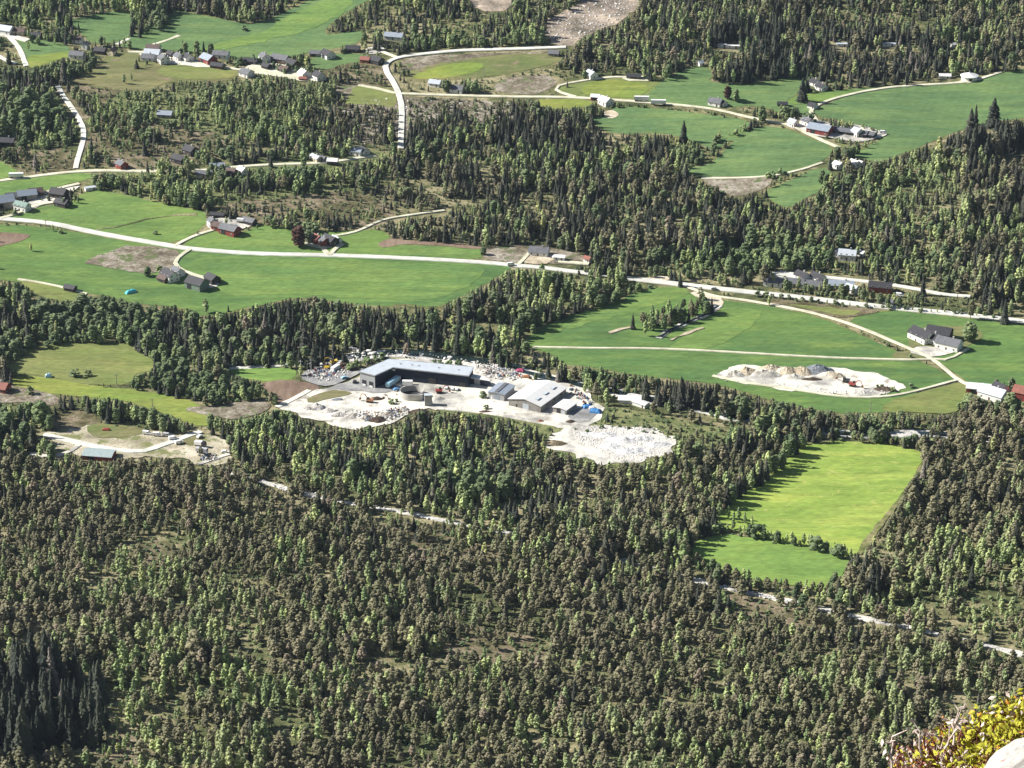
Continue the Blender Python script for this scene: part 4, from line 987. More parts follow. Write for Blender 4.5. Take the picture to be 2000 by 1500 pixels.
 (415,551,11,9,4,-50,'dark','black','black gabled shed at the end of the meadow drive', dict(cat='shed', name='shed', windows=0, big_door=True, chimney=False)),
 (138,568,9,6,3,-25,'dark','black','dark hut half buried in leafy trees under the meadow', dict(cat='hut', name='hut', windows=0, chimney=False)),
 (1511,556,15,10,3.4,-16,'white','grey','grey roofed house first in the street below the road', dict()),
 (1553,558,14,9,3.4,-14,'white','grey','grey bungalow behind garden trees in the street', dict()),
 (1567,545,11,9,3.6,-52,'white','black','white house with black slope at the street turn', dict()),
 (1597,548,11,9,3.6,-52,'white','black','white and black house second at the street turn', dict()),
 (1590,562,12,9,3.2,-14,'white','grey','grey house seen between two round trees', dict()),
 (1643,562,20,9,3.2,-10,'grey','blue','long blue grey roofed house in the street', dict()),
 (1664,569,10,8,3,-40,'white','pale','white annex at the end of the long house', dict(chimney=False)),
 (1719,568,18,10,4.4,-14,'red','black','large red house with a black roof in the street', dict(storeys=2)),
 (1735,594,8,6,2.6,-30,'white','grey','small white boathouse beneath the red house', dict(cat='shed', name='shed', windows=0, chimney=False)),
 (1655,505,14,10,4.6,-14,'white','pale','pale roofed house set back in the leafy wood', dict(storeys=2)),
 (1643,500,13,8,3.4,-30,'white','grey','grey wing of the house set back in the leafy wood', dict(chimney=False)),
 (1683,499,5,5,2.8,-40,'white','white','tiny white shed in the wood beside the set back house', dict(cat='shed', name='shed', windows=0, chimney=False)),
 (1800,664,15,10,4.4,-54,'white','black','white house with black roof nearest the field track', dict(storeys=2)),
 (1822,668,11,8,4,-54,'white','black','white gabled house in the middle of the field farm', dict()),
 (1834,660,15,10,4.6,-24,'dark','black','black barn behind the field farm yard', dict(cat='barn', name='barn', big_door=True, chimney=False, windows=1)),
 (1853,680,15,9,4.2,-32,'white','grey','white house with grey roof nearest the round tree', dict(storeys=1)),
 (1911,766,14,7,3.6,-14,'red','white','red barn with white roof at the track end', dict(cat='barn', name='barn', big_door=True, chimney=False, windows=1)),
 (1940,777,16,10,4,-40,'white','pale','white house with pale roof beside the red barn', dict(storeys=1)),
 (1953,768,8,8,4,-55,'white','black','small black gabled house behind the white one', dict(chimney=False)),
 (1998,778,11,9,5,-30,'red','red','dark red house cut by the frame edge', dict()),
 (1230,784,13,7,2.2,-5,'white','white','low white tunnel shed in the river wood', dict(cat='shed', name='shed', windows=0, chimney=False, pitch=14)),
 (1252,792,9,5,2.2,-40,'white','white','low white shed beside the tunnel shed in the wood', dict(cat='shed', name='shed', windows=0, chimney=False, pitch=14)),
 (194,893,17,10,2.8,-10,'red','cyan','pale blue roofed shed with red wall by the sand yard', dict(cat='shed', name='shed', windows=0, big_door=True, chimney=False, pitch=14)),
 (-4,762,14,8,3,-20,'red','red','reddish building cut by the frame edge beside the meadow', dict()),
]
for hx in HS:
    kw = dict(hx[9])
    house(*hx[:9], **kw)
# ---------------------------------------------------------------- the works: hall, sheds, tank
def P2(x, y, dz=0): return at(x, y, dz)
def poly_building(name, label, cat, corners_px, h, wall, roof, ridge=None, eave=.25, base_drop=1.0, slope=None):
    """a building from roof corners seen in the photo at height h; ridge = pairs of corner numbers whose mid line is raised"""
    C_ = [at(x, y, h)[:2] for x, y in corners_px]
    cx = np.mean(C_, axis=0); z0 = float(H(cx[0], cx[1]))
    t = empty(name, (cx[0], cx[1], z0)); tag(t, label, cat)
    L = [c - cx for c in C_]
    MB().prism(L, -base_drop, h).build('wall', WALL[wall], t)
    for (x, y) in corners_px: keepclear(x, y+10, 8, 6)
    return t, L, cx, z0
def offset_poly(L, o):
    c = np.mean(L, axis=0); out = []
    n = len(L)
    ar = sum(L[i][0]*L[(i+1)%n][1]-L[(i+1)%n][0]*L[i][1] for i in range(n))
    sg = 1 if ar > 0 else -1
    for i in range(n):
        a, b, d = L[i-1], L[i], L[(i+1)%n]
        e1 = (b-a)/np.linalg.norm(b-a); e2 = (d-b)/np.linalg.norm(d-b)
        n1 = np.array([e1[1], -e1[0]])*sg; n2 = np.array([e2[1], -e2[0]])*sg
        out.append(b + (n1+n2)/max(.4, 1+n1@n2)*o)
    return out
def wallface(L, i, j):
    """face descriptor for the wall between footprint corners i and j (outward on the right when walking i to j)"""
    a, b = L[i], L[j]; d = b-a; ln = np.linalg.norm(d); d = d/ln
    m = (a+b)/2; return ((m[0], m[1]), (d[0], d[1]), (d[1], -d[0]), ln)
# L-shaped hall, walked counter-clockwise seen from above
t, L, c0, z0 = poly_building('works_hall', 'long L-shaped dark sheet metal hall with pale blue grey roof', 'hall',
    [(703,727.5),(732.5,734.5),(767.5,718.5),(914.5,733),(924,716.5),(760,703)], 8.4, 'slate', 'pale')
Lo = offset_poly(L, .5)
rm = MB(); rm.prism(Lo, 8.403, 8.75); rm.prism(offset_poly(L, .1), 8.76, 8.84)
ro = rm.build('roof', ROOF['pale'], t)
Li = offset_poly(L, .56)
pm = MB()
for i in range(6):
    f = wallface(Li, i, (i+1) % 6)
    s = -1
    panel(pm, f, 0, 8.62, f[3]/2-.02, .30, 0.0, .10)
pm.build('fascia', WALL['steel'], t)
for k, (a, b, q) in enumerate(((3,5,.15),(3,5,.4),(3,5,.65),(3,5,.88),(2,5,.5))):
    p = L[a]*(1-q)*.5 + L[2]*q*.5 + (L[4]*(1-q)+L[5]*q)*.5
    m = MB(); m.box(p[0]-.5, p[0]+.5, p[1]-.4, p[1]+.4, 8.845, 9.3); m.build('roof_vent', WALL['steel'], ro)
# gable end facing the yard, its sunlight painted as a lighter panel, two open gates
f = wallface(L, 0, 1)
m = MB(); panel(m, f, 0, 4.1, f[3]/2-.12, 4.0, .004, .05); m.build('sunlit_end_panel', WALL['steel'], t)
for s in (-.22, .24):
    m = MB(); panel(m, f, f[3]*s, 1.9, 1.5, 1.9, .055, .12); gt = m.build('gate', DARKDOOR, t)
    m = MB(); panel(m, f, f[3]*s, 0.7, 1.1, .55, .13, .5); m.build('gate_ramp', TRIM, gt)
f = wallface(L, 2, 3)
for s, wd, hh in ((.02, 2.2, 2.3), (.42, 1.9, 1.8)):
    m = MB(); panel(m, f, f[3]*s, hh, wd, hh, .004, .08); m.build('gate', WALL['dark'], t)
for s in (-.42, -.3, -.18, .14, .25):
    m = MB(); panel(m, f, f[3]*s, 6.2, .8, .35, .004, .06); m.build('window', GLASS, t)
m = MB(); panel(m, f, -f[3]*.49, 7.2, 1.0, .5, .01, .6); m.build('floodlight', TRIM, t)
f = wallface(L, 1, 2)
for s in (-.25, .2):
    m = MB(); panel(m, f, f[3]*s, 6.4, .8, .35, .004, .06); m.build('window', GLASS, t)
# lower extension with a pale canopy top
t, L, c0, z0 = poly_building('retaining_store', 'low dark concrete store with white top adjoining the long hall', 'store',
    [(916,738),(958,744.5),(947,736.5),(925,732)], 4.2, 'slate', 'pale')
m = MB(); m.prism(offset_poly(L, .3), 4.203, 4.5); m.build('roof', ROOF['white'], t)
f = wallface(L, 0, 1)
m = MB(); panel(m, f, -f[3]*.12, 2.2, 1.9, 2.1, .004, .07); m.build('door', WALL['steel'], t)
def gable_from_px(name, label, front_l, front_r, back_r, h, pitch, wall, roof, cat='hall'):
    """rectangular gabled building from three eaves corners: ridge runs from the front gable to the back"""
    a, b, c = at(*front_l, h)[:2], at(*front_r, h)[:2], at(*back_r, h)[:2]
    u = b-a; wd = np.linalg.norm(u); u = u/wd; n = np.array([-u[1], u[0]])
    ln = abs((c-b) @ n); mid = (a+b)/2 + n*ln/2
    rot = math.atan2(n[1], n[0])
    t = empty(name, (mid[0], mid[1], float(H(mid[0], mid[1]))), rot); tag(t, label, cat)
    w_, d_ = ln, wd
    rise = d_/2*math.tan(R(pitch))
    MB().add([(-w_/2,-d_/2,-1.2),(w_/2,-d_/2,-1.2),(w_/2,d_/2,-1.2),(-w_/2,d_/2,-1.2),(-w_/2,-d_/2,h),(w_/2,-d_/2,h),(w_/2,d_/2,h),(-w_/2,d_/2,h),(-w_/2,0,h+rise-.03),(w_/2,0,h+rise-.03)],
           [(0,3,2,1),(0,1,5,4),(2,3,7,6),(1,2,6,9,5),(3,0,4,8,7),(4,5,9,8),(6,7,8,9)]).build('wall', WALL[wall], t)
    rf = MB(); e = h - .5*math.tan(R(pitch)); y0 = d_/2+.5; X = w_/2+.5
    for sgn in (-1, 1):
        q = [(-X, sgn*y0, e), (X, sgn*y0, e), (X, 0, h+rise), (-X, 0, h+rise)]
        fs = [(3,2,1,0),(4,5,6,7),(1,5,4,0),(2,6,5,1),(0,4,7,3)]
        if sgn > 0: fs = [x[::-1] for x in fs]
        rf.add(q + [(x,y,z+.3) for x,y,z in q], fs)
    ro = rf.build('roof', ROOF[roof], t)
    for p in (front_l, front_r, back_r, ((front_l[0]+back_r[0])/2, (front_l[1]+back_r[1])/2)): keepclear(p[0], p[1]+8, 9, 6)
    return t, ro, w_, d_, h, rise
t, ro, w_, d_, h_, rise = gable_from_px('storage_shed', 'grey steel shed with blue grey roof between the dark hall and the white roofed hall', (953.5,766), (984.5,771.5), (1010,754.5), 4.4, 9, 'steel', 'blue')
F = wall_faces(w_, d_)
m = MB(); panel(m, F[3], .5, 1.9, 1.8, 1.9, .004, .08); m.build('gate', ROOF['blue'], t)
m = MB(); panel(m, F[3], -2.9, 1.1, .5, 1.1, .004, .08); m.build('door', TRIM, t)
m = MB(); m.box(-w_/2, w_/2, -1.2, 1.2, h_+rise+.31-1.2*math.tan(R(9)), h_+rise+.38); m.build('ridge_skylight', ROOF['grey'], ro)
t, ro, w_, d_, h_, rise = gable_from_px('storage_hall', 'big weathered grey hall with a wide bright white roof', (993.5,779.8), (1056,794), (1108.5,758.5), 4.4, 12, 'grey', 'white')
F = wall_faces(w_, d_)
m = MB(); panel(m, F[3], .8, 1.9, 1.9, 1.9, .004, .09); m.build('gate', ROOF['pale'], t)
m = MB(); panel(m, F[3], -5.5, 1.1, .5, 1.1, .004, .08); m.build('door', DARKDOOR, t)
for s in (-.25, .05, .3):
    m = MB(); panel(m, F[0], w_*s, 2.9, 1.2, .4, .004, .06); m.build('window', GLASS, t)
for s in (-.3, 0, .3):
    for sg in (-1, 1):
        m = MB(); y = sg*d_*.25; z = h_+rise-abs(y)*math.tan(R(12))+.31; k = math.tan(R(12))
        m.add([(w_*s-2.2, y-1.1, z-(-1.1*sg)*-k+0.0), (w_*s+2.2, y-1.1, z-(-1.1*sg)*-k), (w_*s+2.2, y+1.1, z-1.1*sg*k), (w_*s-2.2, y+1.1, z-1.1*sg*k)], [(0,1,2,3)])
        m.build('skylight', ROOF['pale'], ro)
t, ro, w_, d_, h_, rise = gable_from_px('workshop', 'small grey workshop with white roof and a black open doorway', (1080.5,795.5), (1106,801.5), (1126,786.5), 3.4, 9, 'grey', 'white', 'workshop')
F = wall_faces(w_, d_)
m = MB(); panel(m, F[3], -.8, 1.5, 1.3, 1.5, .004, .05); m.build('open_doorway_shade', DARKDOOR, t)  # dark panel paints the shade inside the doorway
m = MB(); panel(m, F[3], 2.4, 1.4, 1.2, 1.4, .004, .09); m.build('gate', ROOF['pale'], t)
# round slurry tank
p = at(804.5, 761.5, 4.5); zt = float(H(p[0], p[1]))
t = empty('concrete_tank', (p[0], p[1], zt)); tag(t, 'open round concrete tank in the middle of the gravel yard', 'tank')
mb = MB(); n = 48; ro_, ri = 7.2, 6.85
vs = []
for r_, z in ((ro_, -1), (ro_, 4.5), (ri, 4.5), (ri, .8)):
    vs += [(r_*math.cos(2*math.pi*k/n), r_*math.sin(2*math.pi*k/n), z) for k in range(n)]
fs = [(q*n+k, q*n+(k+1)%n, (q+1)*n+(k+1)%n, (q+1)*n+k) for q in range(3) for k in range(n)]
mb.add(vs, fs); mb.build('tank_wall', WALL['concrete'], t)
mb = MB(); mb.add([(6.85*math.cos(2*math.pi*k/n), 6.85*math.sin(2*math.pi*k/n), .9) for k in range(n)], [tuple(range(n))]); mb.build('sludge', DARKDOOR, t)
mb = MB()
mb.prism([(1.0,-7.4),(6.1,-6.8),(6.8,-5.0),(1.0,-6.3)], -1, 4.2); mb.build('pump_platform', WALL['concrete'], t)
p = at(836, 792)
t = empty('concrete_silo', p.tolist(), R(8)); tag(t, 'tall pale concrete block standing beside the round tank', 'silo')
MB().box(-1.9,2.3,-1.4,1.6,-1,6.8).build('silo_body', WALL['concrete'], t); MB().box(-2.1,2.5,-1.6,1.8,6.803,7.1).build('silo_cap', ROOF['pale'], t)
m = MB(); m.tube([(-2.1,-1.6,0),(-2.1,-1.6,7)], .07, 5); m.tube([(-1.6,-1.6,0),(-1.6,-1.6,7)], .07, 5)
for k in range(16): m.tube([(-2.1,-1.6,.4+k*.42),(-1.6,-1.6,.4+k*.42)], .04, 4)
m.build('ladder', WALL['dark'], t)
MB().box(-1.2,2.0,2.0,9.0,-.6,1.4).build('pipe_duct', WALL['concrete'], t)
keepclear(806, 780, 8, 8); keepclear(833, 792, 4, 9)

# yurt-like round building and farm NE
p = at(1893, 155); t = empty('round_barn', p.tolist()); tag(t, 'round white building with a shallow cone roof at the forest edge', 'building')
mb = MB(); mb.tube([(0,0,-1),(0,0,3)], [6,6], 24); mb.build('wall', WALL['white'], t)
mb = MB(); mb.tube([(0,0,3.003),(0,0,3.2),(0,0,5.4)], [7,7,.5], 24); ro = mb.build('roof', ROOF['white'], t)
MB().tube([(0,0,5.41),(0,0,6)], [.6,.4], 10).build('roof_cap', ROOF['pale'], ro)
m = MB(); panel(m, ((0,-5.9),(1,0),(0,-1),12), 0, 1.2, 1.2, 1.2, .05, .2); m.build('door', GLASS, t)
keepclear(1893, 160, 8, 6)
house(1602, 259, 21, 15, 4.6, -30, 'red', 'blue', 'large dark red cattle barn with a blue grey roof', 'barn', 'barn', windows=3, chimney=False, big_door=True, pitch=24)
house(1662, 262, 25, 9, 2.6, -24, 'dark', 'grey', 'long low dark stable behind the cattle barn', 'stable', 'stable', windows=3, chimney=False, big_door=True, pitch=16)
house(1674, 266, 8, 8, 5, -55, 'white', 'pale', 'white gabled milk house in front of the long stable', 'house', 'house', chimney=False)
house(1697, 267, 12, 9, 3.2, -30, 'dark', 'grey', 'dark tractor shed at the yard end of the cattle farm', 'shed', 'shed', windows=0, chimney=False, big_door=True, pitch=16)
sheet('yard', [(1540,245),(1560,238),(1580,236),(1620,240),(1680,246),(1722,258),(1738,264),(1712,272),(1680,280),(1640,274),(1600,268),(1570,262)], M_gravel, 0.8, amp=1.5)
sheet('yard', [(402,440),(412,428),(470,424),(500,430),(492,442),(470,450),(440,457),(415,450)], M_gravel, 0.5, amp=1.5)
sheet('yard', [(590,478),(612,466),(650,470),(668,476),(640,488),(610,484)], M_track, 0.5, amp=1.5)
sheet('yard', [(362,548),(400,545),(425,550),(428,560),(400,566),(372,562)], M_gravel, 0.55, amp=1)
sheet('yard', [(270,104),(350,106),(395,120),(430,132),(400,134),(340,126),(300,120),(275,114)], M_gravel, 0.62, amp=1.5)
sheet('yard', [(470,142),(500,118),(560,128),(600,146),(640,158),(600,162),(540,150)], M_track, 0.62, amp=1.5)
sheet('yard', [(1770,688),(1800,676),(1840,682),(1870,688),(1840,696),(1810,700)], M_gravel, 0.62, amp=1)
sheet('yard', [(1500,534),(1530,530),(1620,545),(1610,556),(1540,550)], M_asphalt, 0.5, amp=1)
sheet('yard', [(60,392),(120,372),(160,362),(150,372),(110,392),(70,408),(30,420),(50,406)], M_gravel, 0.6, amp=1.5)
sheet('yard', [(712,96),(745,88),(752,100),(735,108),(715,106)], M_gravel, 0.6, amp=1.5)
sheet('yard', [(1225,148),(1270,150),(1275,158),(1235,160),(1210,154)], M_track, 0.6, amp=1.5)
sheet('yard', [(1870,158),(1925,150),(1940,146),(1912,160),(1885,164)], M_track, 0.6, amp=1.5)
sheet('yard', [(1015,512),(1035,488),(1075,490),(1090,505),(1060,520)], M_sand, 0.5, amp=1.5)

# ---------------------------------------------------------------- vehicles
CARP = {k: paint('paint_'+k, c, .03, 1, .3, .5) for k, c in dict(white=(.78,.78,.78), black=(.02,.02,.025), blue=(.10,.25,.50), red=(.32,.06,.045), silver=(.45,.46,.48), cyan=(.30,.50,.62), yellow=(.55,.38,.04), pink=(.55,.10,.20), orange=(.38,.17,.07)).items()}
TYRE = paint('rubber', (0.02,0.02,0.02), .1)
def wheel(t, x, y, r=.34, wd=.22):
    mb = MB(); mb.tube([(x,y-wd/2,r),(x,y+wd/2,r)], [r,r], 10); mb.build('wheel', TYRE, t)
def car(px, py, rot, colour, label, group=None, van=False):
    t = empty('van' if van else 'car', (at(px, py)+np.array([0,0,.72])).tolist(), R(rot)); tag(t, label, 'van' if van else 'car', group)
    L_ = 2.5 if van else 2.15
    if van: prof = [(-L_,.3),(L_,.3),(L_,1.0),(1.7,1.2),(1.1,2.0),(-L_+.1,2.05)]; gl = [(1.0,1.25),(1.55,1.25),(1.05,1.85),(.2,1.9),(.2,1.25)]
    else: prof = [(-L_,.3),(L_,.3),(L_,.75),(1.2,.95),(.5,1.42),(-1.1,1.45),(-1.9,1.0),(-L_,.95)]; gl = [(-1.55,1.0),(1.0,1.0),(.45,1.36),(-1.05,1.38)]
    MB().side(prof, -.85, .85).build('body', CARP[colour], t)
    for s in (-1, 1):
        y = s*.853; MB().side(gl, min(y, y+s*.02), max(y, y+s*.02)).build('side_window', GLASS, t)
    for x in (-1.35, 1.35):
        for y in (-.78, .78): wheel(t, x, y)
    keepclear(px, py, 3, 2)
    return t
def truck(px, py, rot, cabc, boxc, label, boxlen=7.5, cab=True, name='truck', cat='truck', group=None, boxh=2.7):
    t = empty(name, (at(px, py)+np.array([0,0,.72])).tolist(), R(rot)); tag(t, label, cat, group)
    MB().box(-boxlen/2, boxlen/2, -1.25, 1.25, 1.1, 1.1+boxh).build('cargo_box', CARP[boxc], t)
    MB().box(-boxlen/2, boxlen/2+(2.2 if cab else 0), -.5, .5, .7, 1.09).build('chassis', TYRE, t)
    if cab:
        a = boxlen/2+.3
        MB().side([(a,.6),(a+2.1,.6),(a+2.1,1.7),(a+1.8,3.0),(a,3.1)], -1.2, 1.2).build('cab', CARP[cabc], t)
        MB().side([(a+2.103,1.75),(a+2.16,1.75),(a+1.86,2.85),(a+1.82,2.85)], -1.05, 1.05).build('windscreen', GLASS, t)
    for x in ([-boxlen/2+1, -boxlen/2+2.2] + ([boxlen/2+1.2] if cab else [boxlen/2-1.5])):
        for y in (-1.05, 1.05): wheel(t, x, y, .5, .3)
    keepclear(px, py, boxlen/2, 4)
    return t
def container(px, py, rot, colour, label, L_=6.06, h=2.6, group=None):
    t = empty('container', (at(px, py)+np.array([0,0,.66])).tolist(), R(rot)); tag(t, label, 'container', group)
    mb = MB(); k = int(L_/.3)
    MB().box(-L_/2, L_/2, -1.22, 1.22, .1, h).build('shell', CARP[colour], t)
    for i in range(k):
        x = -L_/2+.15+i*(L_-.3)/(k-1)
        mb.box(x-.05, x+.05, -1.262, -1.223, .25, h-.1); mb.box(x-.05, x+.05, 1.223, 1.262, .25, h-.1)
    mb.build('ribs', CARP[colour], t)
    MB().box(L_/2+.003, L_/2+.06, -1.1, 1.1, .25, h-.1).build('doors', CARP['silver'], t)
    keepclear(px, py, L_/2, 2)
    return t
def excavator(px, py, rot, colour, label):
    t = empty('excavator', (at(px, py)+np.array([0,0,.72])).tolist(), R(rot)); tag(t, label, 'excavator')
    for y in (-1.05, 1.05):
        MB().side([(-1.9,.35),(-1.6,0),(1.6,0),(1.9,.35),(1.6,.8),(-1.6,.8)], y-.28, y+.28).build('track', TYRE, t)
    MB().side([(-2.2,1.0),(1.6,1.0),(1.6,1.7),(-.2,1.9),(-2.2,2.2)], -1.2, 1.2).build('body', CARP[colour], t)
    MB().side([(.0,1.9),(1.55,1.72),(1.5,2.6),(1.1,3.0),(.0,3.0)], .15, 1.15).build('cab', CARP['black'], t)
    a = MB(); a.tube([(1.2,-.4,1.6),(3.2,-.4,4.3),(5.2,-.4,4.2)], [.28,.3,.22], 6); a.build('boom', CARP[colour], t)
    a = MB(); a.tube([(5.1,-.4,4.3),(6.3,-.4,1.6)], [.22,.16], 6); st = a.build('stick', CARP[colour], t)
    MB().side([(5.7,1.6),(6.6,1.5),(6.9,.7),(6.2,.3),(5.6,.7)], -.9, .1).build('bucket', RUST, st)
    keepclear(px, py, 4, 3)
    return t
def heap(px, py, rx, ry, h, mat, label, cat='heap', name='heap', seed=1, rot=0, group=None):
    p = at(px, py)
    mb = MB(); n, k = 40, 14; vs = [(0,0,h*(1+.1*mnoise.noise(Vector((seed,0,0)))))]
    fs = []
    for i in range(1, k+1):
        for j in range(n):
            t = 2*math.pi*j/n; r = i/k
            q = 1+.28*mnoise.noise(Vector((math.cos(t)*1.3, math.sin(t)*1.3, seed)))
            x, y = rx*r*q*math.cos(t), ry*r*q*math.sin(t)
            z = h*max(0, 1-r**1.25)*(1+.35*mnoise.noise(Vector((x*.35, y*.35, seed+4))))+ .25*h*(1-r)*mnoise.noise(Vector((x*1.1, y*1.1, seed+9)))
            if i == k: z = -.8
            vs.append((x, y, z+.35))
    fs += [(0, 1+j, 1+(j+1)%n) for j in range(n)]
    for i in range(k-1):
        for j in range(n):
            fs.append((1+i*n+j, 1+(i+1)*n+j, 1+(i+1)*n+(j+1)%n, 1+i*n+(j+1)%n))
    mb.add(vs, fs); o = mb.build(name, mat, smooth=False)
    o.location = p.tolist(); o.rotation_euler = (0,0,R(rot)); tag(o, label, cat, group)
    return o
M_rubble = ground_mat('mixed_rubble', [(0.3, (0.16,0.14,0.12)), (0.45, (0.36,0.33,0.30)), (0.58, (0.56,0.53,0.50)), (0.75, (0.70,0.67,0.62))], 0.2, 0.6, 2.0, 0.5, 0.5, spots=(0.5, 0.6, (0.10,0.14,0.22)))
M_greysand = ground_mat('bluegrey_grit', [(0.3, (0.12,0.13,0.15)), (0.5, (0.18,0.20,0.23)), (0.7, (0.27,0.29,0.31))], 0.2, 0.6, 2.0, 0.3, 0.5)
M_peat = ground_mat('dark_peat', [(0.3, (0.045,0.032,0.025)), (0.5, (0.08,0.058,0.042)), (0.7, (0.13,0.10,0.075))], 0.2, 0.6, 2.0, 0.4, 0.5)
car(673,741,30,'cyan','light blue car parked on the grey strip beside the hall end')
car(693,749,80,'black','black car parked close to the hall gable')
car(775,764,25,'blue','blue car in the shadow of the dark hall')
truck(767,754,63,'white','cyan','long pale blue trailer parked along the short wing of the hall', 12.5, True)
container(796,753,-3,'white','white container against the dark hall wall')
car(871,760,95,'white','white car left of the white pair by the hall wall', 'white cars by the hall')
car(883,762,95,'white','white car in the middle of three by the hall wall', 'white cars by the hall')
car(891,763,95,'white','white car nearest the hall corner of the three', 'white cars by the hall')
container(655,724,60,'white','white container among the storage yard junk', 7)
for i, (x, y, rx, ry, h, m_, lb) in enumerate([
   (601,800,3.5,2.5,1.6,M_rubble,'small brown rubble heap nearest the ploughed corner'),
   (620,798,5.5,4,3.0,M_rubble,'steep grey stone heap at the yard tip'),
   (645,804,5,3,1.6,M_rubble,'low grey debris heap behind the steep stone heap'),
   (662,812,6,3.5,2.0,M_rubble,'long debris heap in the row along the pale track'),
   (690,815,6,3.5,2.2,M_rubble,'debris heap in the middle of the row along the pale track'),
   (716,818,5,3.5,2.4,M_rubble,'heap mixed with red scrap beside the pine tops'),
   (738,822,5,4,2.6,M_peat,'dark scrap heap touching the pine tops'),
   (762,812,6,4,2.4,M_rubble,'blue and white scrap heap at the end of the row'),
   (785,802,5,3,2.0,M_rubble,'blue grey scrap heap beside the earth bank'),
   (820,808,8,5,2.6,M_peat,'big dark earth bank below the yard road'),
   (735,781,5,2.2,1.8,M_peat,'dark peat pile left of the round tank'),
   (660,782,4,2,1.0,M_greysand,'flat grey pile in the middle of the yard'),
   (856,780,4.5,2.5,1.6,M_gravel,'white gravel pile beside the concrete block'),
   (690,722,6,4,2.0,M_peat,'dark soil heap in the storage yard'),
   (673,716,5,4,2.2,M_peat,'tall dark soil heap beside the white container'),
   (948,806,5,2.4,1.2,M_peat,'dark brush pile left of the sandy drive'),
   (947,822,6,3,1.6,M_peat,'dark branch pile at the wood edge under the drive'),
   (1055,825,3,2,1.4,RUST,'rusty scrap pile standing at the drive edge'),
   (1115,825,3,2,1.2,M_peat,'small dark scrap pile near the white stone field'),
   (1085,868,8,3.5,2.2,M_heath,'brown earth bank at the tip of the white stone field'),
   (1022,845,3,2,1.2,M_gravel,'white stone heap at the wood edge below the hall'),
   (1180,730,5,3,1.2,M_heath,'low heather mound by the river wood')][:21]):
    heap(x, y, rx, ry, h, m_, lb, 'heap', 'heap', i*2.3+1)
for i, (x, y, rx, ry, h, m_, lb) in enumerate([
   (1432,732,8,6,3.4,M_gravel,'white gravel mound at the pointed tip of the pit'),
   (1458,728,8,6,4.4,M_sand,'beige sand mound with a dark hollow'),
   (1492,732,10,6,4.2,M_gravel,'pale grey gravel mound second from the tip'),
   (1505,724,10,5,4.8,M_sand,'broad beige sand mound behind the pale grey one'),
   (1536,728,9,6,4.8,M_sand,'beige mound in the middle of the pit'),
   (1550,738,7,4,2.6,M_gravel,'low white mound in front of the beige ones'),
   (1565,728,8,6,4.6,M_sand,'striped beige mound beside the blue grey one'),
   (1597,726,10,7,5.4,M_greysand,'blue grey grit mound with smooth steep side'),
   (1585,742,7,2.5,1.8,M_peat,'brown soil bank in front of the grit mound'),
   (1620,734,9,5,3.0,M_sand,'flat yellow sand mound next to the crusher'),
   (1728,762,8,3.5,2.4,M_peat,'overgrown dark soil mound at the round end of the pit'),
   (1690,745,7,3,1.2,M_gravel,'low white gravel swell near the pit rim')]):
    heap(x, y, rx, ry, h*.78, m_, lb, 'mound', 'gravel_mound', 60+i*1.7)
heap(950,726,9,5,2.6,M_rubble,'broad pale rubble heap behind the works buildings','heap','heap',91)
heap(985,733,9,4,2.2,M_rubble,'long rubble heap with red scrap by the river wood','heap','heap',93)
excavator(1652,748,150,'black','dark crusher excavator working in the gravel pit')
excavator(1665,756,-25,'red','red loader beside the dark crusher')
excavator(722,787,160,'orange','orange digger beside the dark peat pile')
excavator(858,769,10,'red','red machine on the pale ring behind the white pile')
excavator(652,712,200,'yellow','yellow digger among the storage yard junk')
excavator(640,722,60,'yellow','second yellow digger beside the junk piles, lower one')
# tarpaulins, scrap and barrels
def tarp(px, py, w_, d_, h, colour, label, rot=0):
    p = at(px, py); mb = MB(); n = 12; vs = []
    for i in range(n):
        for j in range(n):
            x, y = (i/(n-1)-.5), (j/(n-1)-.5)
            e = min(1, 4*min(.5-abs(x), .5-abs(y))+.0)
            z = h*(e**.6)*(1+.3*mnoise.noise(Vector((x*6, y*6, px))))
            vs.append((x*w_*(1+.08*mnoise.noise(Vector((y*5, px, 0)))), y*d_*(1+.1*mnoise.noise(Vector((x*5, py, 0)))), z+.75-(.5 if e <= 0 else 0)))
    mb.add(vs, [(i*n+j, (i+1)*n+j, (i+1)*n+j+1, i*n+j+1) for i in range(n-1) for j in range(n-1)])
    o = mb.build('tarpaulin', CARP[colour]); o.location = p.tolist(); o.rotation_euler = (0,0,R(rot)); tag(o, label, 'tarpaulin')
    keepclear(px, py, w_/2, h)
CARP['sky'] = paint('blue_tarp', (0.05,0.20,0.45), .1, 1, .5, .4); CARP['turq'] = paint('turquoise_tarp', (0.10,0.52,0.60), .1, 1, .5, .4)
tarp(1147,797,6,4,1.2,'sky','bright blue tarpaulin nearest the workshop', 20)
tarp(1163,806,7,5,1.5,'sky','bright blue tarpaulin next to the heath, lower one', -15)
tarp(1156,799,4,3,1.0,'white','white tarpaulin between the two blue ones', 10)
tarp(256,572,8,3,1.4,'turq','turquoise tarpaulin on the meadow edge above the leafy trees', 35)
tarp(95,737,4,3,1.6,'cyan','pale cyan tarpaulin in the ditch scrub', 10)
tarp(1016,727,5,3,1.3,'pink','pink red tarpaulin at the end of the rubble heap', 0)
tarp(1028,738,5,3,1.0,'orange','orange tarpaulin beside the river wood', 0)
tarp(208,842,5,2,1.0,'red','red tarpaulin at the back of the sand yard', -5)
for i, (x, y, r_, c_, lb) in enumerate([(287,850,-15,'white','white van in the vehicle row, furthest from the wood lane'), (307,853,-10,'white','white van second in the vehicle row'), (326,854,-10,'silver','silver van third in the vehicle row'), (338,860,20,'white','white van parked on the lane corner')]):
    car(x, y, r_, c_, lb, van=True)
